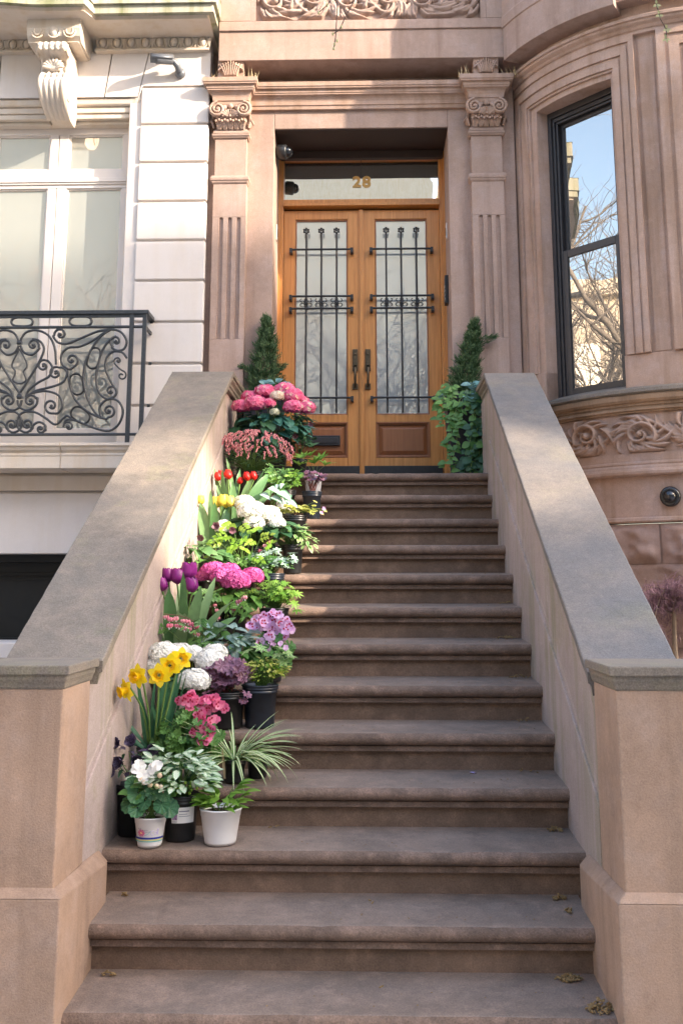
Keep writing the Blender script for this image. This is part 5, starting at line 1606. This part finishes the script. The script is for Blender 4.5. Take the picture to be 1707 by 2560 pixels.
# lamium, silver
t = plant('potted_deadnettle', 'blue green silvery foliage in a low dark pot at the edge of the sunlit step', 'potted plant', -.44, 6, .10); pot(t,.074,.18,'pot_navy')
whorls(t, L['leaf_silver'], r, cluster(r, 60, (.01,-.02,.255), (.14,.07,.06)), .032, .017, 6, shape='ov', base=(0,0,.16), tilt=.3)
foliage(t, L['leaf_mid'], r, 60, (.0,-.02,.23), (.12,.06,.05), 'ov', .03, .017, 3, .4, .8, stems=False, name='green_foliage')
# lime dicentra
t = plant('potted_dicentra', 'lime yellow divided foliage on thin stalks in the sunlit middle', 'potted plant', -.60, 6, .14); pot(t,.08,.16)
compound(t, L['leaf_lime'], r, [(-.10,-.06,.40),(-.03,-.09,.37),(.05,-.08,.42),(-.06,-.10,.33),(.10,-.07,.38),(-.14,-.05,.36),(.02,-.11,.31),(.13,-.06,.33),(-.01,-.05,.45),(.07,-.11,.27),(-.07,-.04,.46),(-.12,-.09,.28),(.0,-.10,.35),(-.09,-.09,.38),(.06,-.09,.36)], (0,0,.14), .046, .023, nl=7, cut=False)
compound(t, L['leaf_mid'], r, cluster(r, 18, (.02,-.05,.24), (.13,.05,.06)), (0,0,.14), .035, .017, nl=7, name='lower_foliage')
bleeding_heart(t, r, (.0,0,.2), (.17,-.08,.385), 5)
# green hellebore
t = plant('potted_hellebore', 'green hellebore with leathery leaves and brown bloom against the left wall', 'potted plant', -.83, 6, .08); pot(t,.075,.16)
lobed(t, L['leaf_olive'], r, [(-.13,-.05,.26),(-.09,-.07,.24),(-.05,-.08,.22)], .048, 3, .05, .5, (0,0,.14), jit=.3, facing=(0,-.9,.4))
foliage(t, L['leaf_tulip'], r, 40, (-.01,-.08,.27), (.15,.09,.09), 'ov', .11, .06, 5, .5, .9, base=(0,0,.14))
foliage(t, L['leaf_mid'], r, 40, (-.0,-.10,.20), (.16,.09,.07), 'ov', .095, .048, 5, .5, .9, base=(0,0,.14), name='lower_foliage')
bell_flowers(t, L['pet_hell'], r, [(.01,-.07,.375),(.09,-.07,.435),(.07,-.08,.29),(.16,-.05,.42)], .04)
# magenta hydrangea
hydrangea('potted_hydrangea', 'magenta hydrangea with purple shading, right of the purple tulips', -.625, 7, .14,
  [(-.10,-.04,.365,.068),(-.02,-.03,.36,.066),(.03,-.10,.315,.078),(.11,-.05,.34,.060),(-.05,-.09,.34,.06),(-.15,-.03,.34,.042)], ['pet_magenta','pet_magenta'], 'leaf_mid', r, .18, .30, .09, .16, nl=70, L0=.09)
# woodruff
t = plant('potted_woodruff', 'fresh green star leaved mound in a black pot below the sunlit step', 'potted plant', -.395, 7, .10); pot(t,.078,.175)
whorls(t, L['leaf_bright'], r, cluster(r, 105, (.0,-.02,.255), (.125,.075,.065)), .028, .008, 8, base=(0,0,.16), tilt=.15)
whorls(t, L['leaf_bright'], r, [(.125,-.07,.165),(.11,-.05,.20),(.12,-.04,.25)], .045, .011, 9, base=(.05,-.03,.17), name='trailing_foliage', tilt=.05)
# pink bleeding heart
t = plant('potted_dicentra', 'bleeding heart with ferny leaves and pink flowers under the magenta hydrangea', 'potted plant', -.655, 7, .07); pot(t,.065,.12)
compound(t, L['leaf_mid'], r, [(-.12,-.05,.26),(-.06,-.07,.25),(-.09,-.06,.21),(.03,-.06,.20),(.09,-.06,.19),(.10,-.05,.13),(-.02,-.07,.24),(.06,-.07,.15),(-.03,-.05,.27)], (0,0,.1), .036, .013, nl=7, cut=True)
bleeding_heart(t, r, (-.02,-.05,.1), (-.045,-.09,.225), 3); bleeding_heart(t, r, (.03,-.03,.15), (.125,-.09,.255), 6)
# purple tulips
t = tulips('potted_tulips', 'purple tulips standing against the left wall', -.825, 8, .09,
  [(-.10,-.05,.44,1.15),(-.075,-.02,.485,1.15),(-.03,-.03,.475,1.3),(.02,-.0,.495,1.45),(.05,-.05,.435,1.2)], 'pet_purple', r,
  [(-.06,-.04,-.42,.9,.35,.055),(-.03,-.06,-.08,1,.36,.075),(.0,-.07,.05,1,.33,.07),(.03,-.06,.18,1,.38,.065),(.06,-.05,.38,1,.36,.07),(.07,-.04,.5,.9,.30,.06),(-.05,-.03,-.25,1,.31,.06),(.02,-.02,.02,1,.44,.05),(-.02,-.01,-.05,1,.45,.045),(.05,-.02,.2,1,.42,.05),(-.06,-.07,-.5,.55,.20,.05)], .5, .085, .14, .55, .066, .029)
t = plant('potted_dicentra', 'bleeding heart with a row of pink hearts before the purple tulips', 'potted plant', -.72, 8, .03); pot(t,.055,.10)
compound(t, L['leaf_mid'], r, [(-.06,-.03,.29),(-.02,-.04,.26),(.03,-.04,.24),(-.10,-.04,.30),(.0,-.03,.31),(-.18,-.05,.27),(.05,-.05,.20),(-.03,-.05,.22)], (0,0,.08), .034, .013, nl=7, cut=True)
bleeding_heart(t, r, (.03,-.03,.26), (-.175,-.09,.335), 11); bleeding_heart(t, r, (.03,-.04,.22), (-.15,-.10,.300), 9)
# lilac pelargonium
t = plant('potted_geranium', 'lilac geranium with crimson blotched petals on the stair side', 'potted plant', -.39, 8, .10); pot(t,.075,.15)
lobed(t, L['leaf_mid'], r, cluster(r, 64, (.0,-.06,.15), (.14,.07,.09)), .034, 7, .10, .2, (0,0,.12))
for c, s, n in (((-.045,-.07,.30),(.06,.03,.040),15),((.06,-.06,.265),(.07,.03,.045),15),((.0,-.10,.195),(.05,.02,.05),11),((.02,-.05,.315),(.06,.03,.025),6)):
    b = MB(); b2 = MB(); b.s = b2.s = True
    for p in cluster(r, n, c, s): pelargonium_flower(b, b2, r, p, (r.uniform(-.5,.5),-.8,r.uniform(-.1,.7)), .026)
    o = b.build('flower_head', L['pet_lilac'], t, rel=True); b2.build('petal_blotch', L['pet_crimson'], o, rel=True)
# brunnera
t = plant('potted_brunnera', 'brunnera with silvery heart leaves and dark veins, left of the lilac geranium', 'potted plant', -.61, 8, .09); pot(t,.08,.14)
b = MB(); b.s = True
for p, d, s in (((-.05,-.08,.24),(-.6,-.6,-.25),.092),((.04,-.08,.235),(.45,-.65,-.35),.092),((.10,-.06,.225),(.8,-.4,-.45),.085),((-.02,-.06,.20),(-.15,-.8,-.45),.075),((.06,-.10,.19),(.15,-.6,-.8),.09),((-.10,-.05,.20),(-.8,-.4,-.3),.075),((-.06,-.03,.27),(-.5,-.3,.2),.075),((.02,-.04,.275),(.3,-.4,.1),.075),((-.01,-.01,.28),(-.1,-.5,.2),.06),((-.13,-.04,.235),(-.8,-.3,-.1),.07),((.12,-.03,.25),(.8,-.2,.05),.07)):
    b.t = r.random(); b.leaf(p, d, (0,-.55,.83), s, s*.86, 6, .55, .10, 'heart')
b.build('foliage', L['leaf_brunnera'], t, rel=True)
foliage(t, L['leaf_brunnera'], r, 22, (.0,-.05,.22), (.14,.06,.06), 'heart', .075, .062, 5, .5, name='side_foliage', base=(0,0,.13))
foliage(t, L['leaf_mid'], r, 30, (.0,-.06,.17), (.13,.06,.06), 'ov', .07, .045, 5, .4, name='green_foliage', base=(0,0,.13))
# white hydrangea lower
hydrangea('potted_hydrangea', 'white hydrangea behind the daffodils, lower of the two white ones', -.73, 9, .14,
  [(-.13,-.04,.33,.078),(-.06,-.0,.335,.06),(.0,-.0,.325,.055),(.09,-.03,.30,.075),(.03,-.12,.215,.075),(-.17,-.06,.285,.05),(.10,.02,.33,.06)], ['pet_white','pet_white'], 'leaf_dark', r, .17, .28, .09, .14, 'pot_white', nl=75, L0=.08)
# purple heuchera
t = plant('potted_heuchera', 'plum coloured heuchera with ruffled leaves in a black pot', 'potted plant', -.555, 9, .095); pot(t,.088,.165)
lobed(t, L['leaf_purple'], r, cluster(r, 48, (.0,-.03,.255), (.115,.06,.065)), .040, 7, .15, .15, (0,0,.15), 'stem_red', facing=(0,-.75,.6))
lobed(t, L['leaf_purple'], r, [(.10,-.08,.16),(.085,-.09,.13),(-.09,-.08,.165)], .030, 7, .15, .15, (0,0,.15), 'stem_red', 'low_foliage')
# abelia / yellow green
t = plant('potted_shrub', 'yellow green fine leaved shrub in a dark blue black pot on the stair side', 'potted plant', -.405, 9, .12); pot(t,.085,.195,'pot_navy')
foliage(t, L['leaf_lime'], r, 210, (.03,-.02,.255), (.095,.06,.055), 'ov', .026, .012, 3, .5, .8, base=(0,0,.17))
foliage(t, L['leaf_gold'], r, 150, (.02,-.04,.265), (.11,.06,.06), 'ov', .026, .012, 3, .5, .8, stems=False, name='gold_foliage')
whorls(t, L['leaf_varieg'], r, [(.11,-.05,.30),(.13,-.06,.345),(.09,-.06,.33),(.145,-.05,.32),(.10,-.05,.36),(.0,-.03,.36),(-.06,-.03,.345)], .042, .014, 7, base=(.04,-.02,.2), name='variegated_foliage')
b = MB(); b.s = True
for p in ((.125,-.08,.365),(.10,-.08,.385)): pelargonium_flower(b, b, r, p, (0,-.9,.2), .014, False)
b.build('flower', L['pet_lilac'], t, rel=True)
# daffodils
t = plant('potted_daffodils', 'yellow daffodils leaning out by the left side wall', 'potted plant', -.82, 10, .09); pot(t,.085,.14)
st = MB(); st.s = True; lf = MB(); lf.s = True
fl = [(-.073,-.28,.405,(-.75,-.62,-.25)),(-.031,-.26,.460,(-.5,-.8,-.1)),(.050,-.24,.461,(.05,-.99,-.05)),(.084,-.19,.497,(.15,-.97,.0)),(.119,-.13,.519,(.35,-.9,.1))]
for i, (x, y, z, n) in enumerate(fl):
    n = V(n).normalized(); c = V((x,y,z)); st.t = r.random()
    st.tube(cat([V((x*.15-.02,0,.12)), V((x*.45,y*.5,.30)), V((x*.9,y+.035,z+.0)), c-n*.012],5), .0042, 6)
    u = n.cross(V((0,0,1))).normalized(); w = u.cross(n); pb = MB(); pb.s = True
    a0 = r.uniform(-.2,.2)
    for k in range(6):
        a = a0+pi*k/3+pi/6; d = (u*cos(a)+w*sin(a)+n*.12).normalized(); pb.t = r.random()
        pb.leaf(c+d*.006, d, n, .047, .036, 5, r.uniform(-.1,.35), .08, 'ov')
    o = pb.build('flower', L['pet_yellow'], t, rel=True)
    tb = MB(); tb.s = True; rows = []
    for j in range(8):
        v = j/7; row = []
        for k in range(25):
            a = 2*pi*k/24; rr = .0125+.005*v+.007*max(0,v-.7)/.3+(.0022*sin(a*7) if j > 5 else 0)
            row.append(c+n*(.036*v)+(u*cos(a)+w*sin(a))*rr)
        rows.append(row)
    tb.grid(rows); tb.t = .5; tb.build('trumpet', L['pet_orange'], o, rel=True)
st.build('stem', L['stem_green'], t, rel=True)
for i in range(30):
    x0 = r.uniform(-.04,.05); s = r.uniform(-.32,.30); lf.t = r.random()
    lf.leaf((x0,r.uniform(-.03,.03),.12), (s,r.uniform(-.2,.1),1), (s*-.5+r.uniform(-.6,.6),-1,.1), r.uniform(.24,.37), .017, 7, r.uniform(-.1,.4)*(1 if s > 0 else 1), .25, 'strap', tw=r.uniform(-.5,.5))
for a in ((-.05,-.04,-.9,.9,.24),(-.05,-.03,-1.1,.5,.20),(-.04,-.02,-.7,1,.27)): lf.t = .9; lf.leaf((a[0],a[1],.14), (a[2],-.1,a[3]), (.7,-.8,.6), a[4], .02, 7, .5, .2, 'strap')
lf.build('foliage', L['leaf_daff'], t, rel=True)
# hot pink pelargonium
t = plant('potted_geranium', 'hot pink geranium with dark blotches and ruffled green leaves', 'potted plant', -.635, 10, .12); pot(t,.08,.13)
lobed(t, L['leaf_mid'], r, cluster(r, 150, (-.04,-.08,.18), (.15,.08,.12)), .029, 7, .12, .3, (0,0,.12))
for c, s, n in (((-.045,-.06,.335),(.055,.03,.025),12),((.045,-.05,.325),(.045,.03,.03),8),((.04,-.10,.275),(.05,.02,.025),7),((.03,-.13,.21),(.045,.02,.045),11),((.10,-.05,.31),(.03,.02,.02),4)):
    b = MB(); b2 = MB(); b.s = b2.s = True
    for p in cluster(r, n, c, s): pelargonium_flower(b, b2, r, p, (r.uniform(-.7,.7),-.8,r.uniform(-.3,.7)), .024)
    o = b.build('flower_head', L['pet_hot'], t, rel=True); b2.build('petal_blotch', L['pet_crimson'], o, rel=True)
# spider plant
t = plant('potted_spider_plant', 'spider plant with arching cream striped leaves in a small black pot', 'potted plant', -.475, 10, .055); pot(t,.052,.098)
b = MB(); b.s = True
for i in range(96):
    a = r.uniform(0,2*pi); el = r.uniform(.35,1.5); b.t = r.random()
    d = V((cos(a), sin(a)*.75-.15, el)); Ln = r.uniform(.17,.34)*(1.1 if cos(a) > 0 else .92)
    b.leaf((cos(a)*.012,sin(a)*.012,.088), d, (-cos(a)*.5,-.3,1), Ln, r.uniform(.009,.014), 10, r.uniform(1.0,2.3)*(.55 if el > 1.25 else 1), .25, 'strap')
b.leaf((.02,-.03,.09),(.55,-.55,.35),(0,-.3,1),.21,.017,10,1.25,.25,'strap')
b.build('foliage', L['leaf_spider'], t, rel=True)
b = MB(); b.leaf((-.035,-.03,.02),(-.05,-.25,1),(0,-1,.2),.15,.012,5,-.3,.3,'strap'); b.build('dry_leaf', straw, t, rel=True)
t = plant('empty_pot', 'small black nursery pot behind the spider plant pot', 'pot', -.385, 10, .16); pot(t,.05,.10)
# dark hellebore in tall black pot
t = plant('potted_hellebore', 'near black hellebore in a tall black pot in the bottom left corner', 'potted plant', -.872, 11, .19); pot(t,.070,.205)
bell_flowers(t, L['leaf_dusky'], r, [(-.10,-.09,.315),(-.06,-.07,.37),(.0,-.07,.375),(.09,-.06,.355),(-.03,-.09,.30),(.03,-.09,.315),(.05,-.10,.28),(-.08,-.10,.26)], .046)
foliage(t, L['leaf_dusky'], r, 34, (-.02,-.03,.29), (.11,.06,.08), 'lance', .065, .024, 4, .5, base=(0,0,.18))
foliage(t, L['leaf_dark'], r, 30, (-.01,-.03,.28), (.10,.06,.07), 'lance', .055, .018, 4, .5, stems=False, name='green_foliage')
# begonia in printed white pot
t = plant('potted_begonia', 'white begonia in a small white pot printed with a pink daisy', 'potted plant', -.762, 11, .025); p = pot(t,.062,.112,'pot_white')
def band(z0, z1, m, nm): sticker(p, .062, z0, z1, -75, 75, m, nm, .165/.78, .0877, .0012)
blue = plain('blue_ink', (.012,.03,.30), .45); teal = plain('teal_ink', (.10,.48,.50), .45); yel = plain('yellow_ink', (.80,.75,.20), .45); pink = plain('pink_ink', (.72,.02,.22), .45); grey = plain('grey_ink', (.22,.22,.27), .5); lil = plain('lilac_ink', (.62,.55,.80), .5)
band(.0345,.0415,blue,'printed_band'); band(.0295,.033,yel,'printed_band'); band(.0245,.0275,teal,'printed_band')
def onpot(a, z, o=.0016): rr = .062*(.78+.175*(z-.012)/(.0875-.012))+o; return V((rr*sin(RD(a)), -rr*cos(RD(a)), z))
def print_(nm, m, polys, th):
    b = MB(); b.s = True
    for pl_ in polys: b.tube([onpot(a, z) for a, z in pl_], th, 4, flat=.5)
    b.build(nm, m, p, rel=True)
b = MB()
for k in range(12):
    a = 2*pi*k/12; a1, a2 = a-.16, a+.16
    b.add([onpot(-26,.057,.002), onpot(-26+14*cos(a1),.057+.0105*sin(a1),.002), onpot(-26+19*cos(a),.057+.0145*sin(a),.002), onpot(-26+14*cos(a2),.057+.0105*sin(a2),.002)], [(0,1,2,3)])
b.build('printed_daisy', pink, p, rel=True)
b = MB(); b.s = True; b.ball(onpot(-26,.057,.001), .0035, 8, 6); b.build('printed_daisy_eye', yel, p, rel=True)
print_('printed_text', grey, [[(-38+2*i, .0725+.003*sin(i*1.3)) for i in range(7)]]+[[(-22+3.2*i,.0690),(-20+3.2*i,.0690)] for i in range(8)]+[[(-12+3.2*i,.0625),(-10+3.2*i,.0625)] for i in range(8)], .0009)
print_('printed_script', lil, [[(22+7*cos(RD(40+i*28)), .058+.008*sin(RD(40+i*28))) for i in range(10)]]+[[(34+5*cos(RD(i*36)), .057+.005*sin(RD(i*36))) for i in range(11)]]+[[(43+2*cos(RD(i*40)), .062+.012*sin(RD(i*40))) for i in range(10)]], .0012)
print_('printed_swash', teal, [[(-10+3*i, .050+.00025*i*i) for i in range(9)]], .0007)
lobed(t, L['leaf_begonia'], r, [(-.075,-.05,.165),(-.01,-.07,.175),(.055,-.06,.165),(.06,-.05,.20),(-.045,-.06,.20),(.02,-.06,.215),(-.07,-.03,.235),(.08,-.04,.15),(-.04,-.07,.15),(.0,-.04,.24)], .040, 9, .05, .2, (0,0,.1), jit=.35, facing=(0,-.85,.45))
foliage(t, L['leaf_mid'], r, 30, (0,-.02,.20), (.075,.05,.07), 'ov', .055, .042, 5, .5, base=(0,0,.1))
b = MB(); b.s = True
for pp in ((-.05,-.06,.295),(.015,-.065,.30),(-.02,-.07,.275),(.03,-.06,.31),(-.04,-.05,.31),(.0,-.075,.262)): pelargonium_flower(b, b, r, pp, (r.uniform(-.4,.4),-.8,r.uniform(.1,.7)), .026, False)
b.build('flower', L['pet_white'], t, rel=True)
b = MB(); b.s = True
for pp in ((-.015,-.075,.25),(.01,-.075,.24),(.035,-.07,.235),(.05,-.065,.23),(-.03,-.07,.262),(.045,-.07,.275)): b.t = r.random(); b.ball(pp, (.010,.008,.011), 8, 6)
b.build('flower_bud', L['pet_peach'], t, rel=True)
# white deadnettle
t = plant('potted_deadnettle', 'deadnettle with whitish leaves in a black pot with paper label, lowest row', 'potted plant', -.66, 11, .125); p = pot(t,.076,.178); s_ = sticker(p,.076,.075,.135,-22,62,H=.178)
b = MB(); b.s = True
for a0, a1, z0, z1, m in ((-19,-2,.087,.127,'x'),(4,40,.118,.122,'y'),(4,34,.108,.110,'y'),(4,44,.100,.102,'y')):
    rows = [[V((.0776*(.80+.10*z/.178)*sin(RD(a0+(a1-a0)*i/4)), -.0776*(.80+.10*z/.178)*cos(RD(a0+(a1-a0)*i/4))-.0004, z)) for z in (z0,z1)] for i in range(5)]
    b.m = 0 if m == 'x' else 1; b.grid(rows)
for i in range(9):
    a = -19+i*2; b.m = 1; rows = [[V((.0778*(.80+.10*z/.178)*sin(RD(q_)), -.0778*(.80+.10*z/.178)*cos(RD(q_))-.0004, z)) for z in (.077,.084)] for q_ in (a, a+(.6 if i % 2 else 1.1))]; b.grid(rows)
b.build('label_print', [plain('label_picture', (.28,.16,.30), .5, .5, 0, .8, 160), grey], s_, rel=True)
foliage(t, L['leaf_deadnettle'], r, 170, (-.01,-.07,.25), (.165,.09,.09), 'ov', .052, .031, 4, .45, .8, .05, base=(0,0,.16), fold=.15)
foliage(t, L['leaf_deadnettle'], r, 36, (-.02,-.04,.31), (.14,.06,.045), 'ov', .055, .033, 4, .4, .7, .0, stems=False, name='upper_foliage')
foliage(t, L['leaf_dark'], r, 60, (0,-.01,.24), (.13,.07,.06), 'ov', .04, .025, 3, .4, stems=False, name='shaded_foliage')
b = MB(); b.s = True
for pp in cluster(r, 26, (0,-.09,.215), (.10,.02,.03)): b.t = r.random(); b.ball(pp, (.006,.006,.007), 6, 5)
b.build('flower_bud', L['leaf_lime'], t, rel=True)
# green plant, white pot
t = plant('potted_foliage_plant', 'glossy green leaved plant in the larger plain white pot, bottom row', 'potted plant', -.49, 11, .075); pot(t,.082,.135,'pot_white')
b = MB(); b.s = True; st = MB(); st.s = True
for i in range(30):
    a = r.uniform(0,6.3); q_ = r.uniform(.3,1); p0 = V((cos(a)*.055*q_, sin(a)*.05*q_, .125+r.uniform(0,.055))); b.t = r.random()
    b.leaf(p0, (cos(a),sin(a)*.8-.2,r.uniform(.1,1)), (-cos(a)*.3,-.3,1), r.uniform(.06,.10), r.uniform(.022,.034), 5, .7, .2, 'lance')
for dx, h in ((-.07,.03),(.09,.05),(.06,.12),(-.03,.09)): 
    for k in range(4): b.t = r.random(); b.leaf((dx*.7+.01*k,-.03,.13+h*.5+.012*k), (dx*9+r.uniform(-.5,.5),-.4,.5), (0,-.4,1), .085, .030, 5, .7, .2, 'lance')
    st.tube([(0,0,.11),(dx*.5,-.02,.13+h*.3),(dx*.8,-.03,.14+h*.6)], .0025, 5)
b.build('foliage', L['leaf_bright'], t, rel=True); st.build('stem', L['stem_green'], t, rel=True)

# weeping purple shrub beside the right side wall
t = thing('weeping_shrub', 'small weeping shrub with fine purple leaves at the foot of the bay', 'shrub', (2.02,-.62,GZ))
tr_ = MB(); tr_.s = True; z0 = 1.62
tr_.tube([(0,0,0),(.01,0,.6),(-.01,.01,1.2),(.0,0,z0-.12)], [.022,.018,.015,.012], 8)
q = random.Random(5)
lf = MB(); lf.s = True
for i in range(26):
    a = q.random()*6.3; L_ = q.uniform(.2,.46)
    p0 = V((0,0,z0-.25+q.uniform(0,.15))); pts = [p0]
    for k in range(6):
        f = k/5; pts.append(p0+V((cos(a)*L_*f, sin(a)*L_*f, .10*sin(f*2.2)-(.26*f*f if i % 2 else .06*f))))
    tr_.tube(pts, [.006,.005,.005,.004,.003,.002,.002], 4, cap=False)
    for p in pts[2:]:
        for j in range(26):
            d = rnd_dir(q,.2); lf.t = q.random(); c = p+d*.07*q.random()
            for k in range(3): lf.leaf(c, (d.x+q.uniform(-1,1), d.y+q.uniform(-1,1), q.uniform(-.8,.4)), (0,-.3,1), q.uniform(.03,.055), .0045, 3, .5, .1, 'lance')
tr_.build('trunk', stone('shrub_bark', (.30,.22,.15), (.22,.16,.11), big=8), t, rel=True)
lf.build('foliage', L['leaf_maple'], t, rel=True)
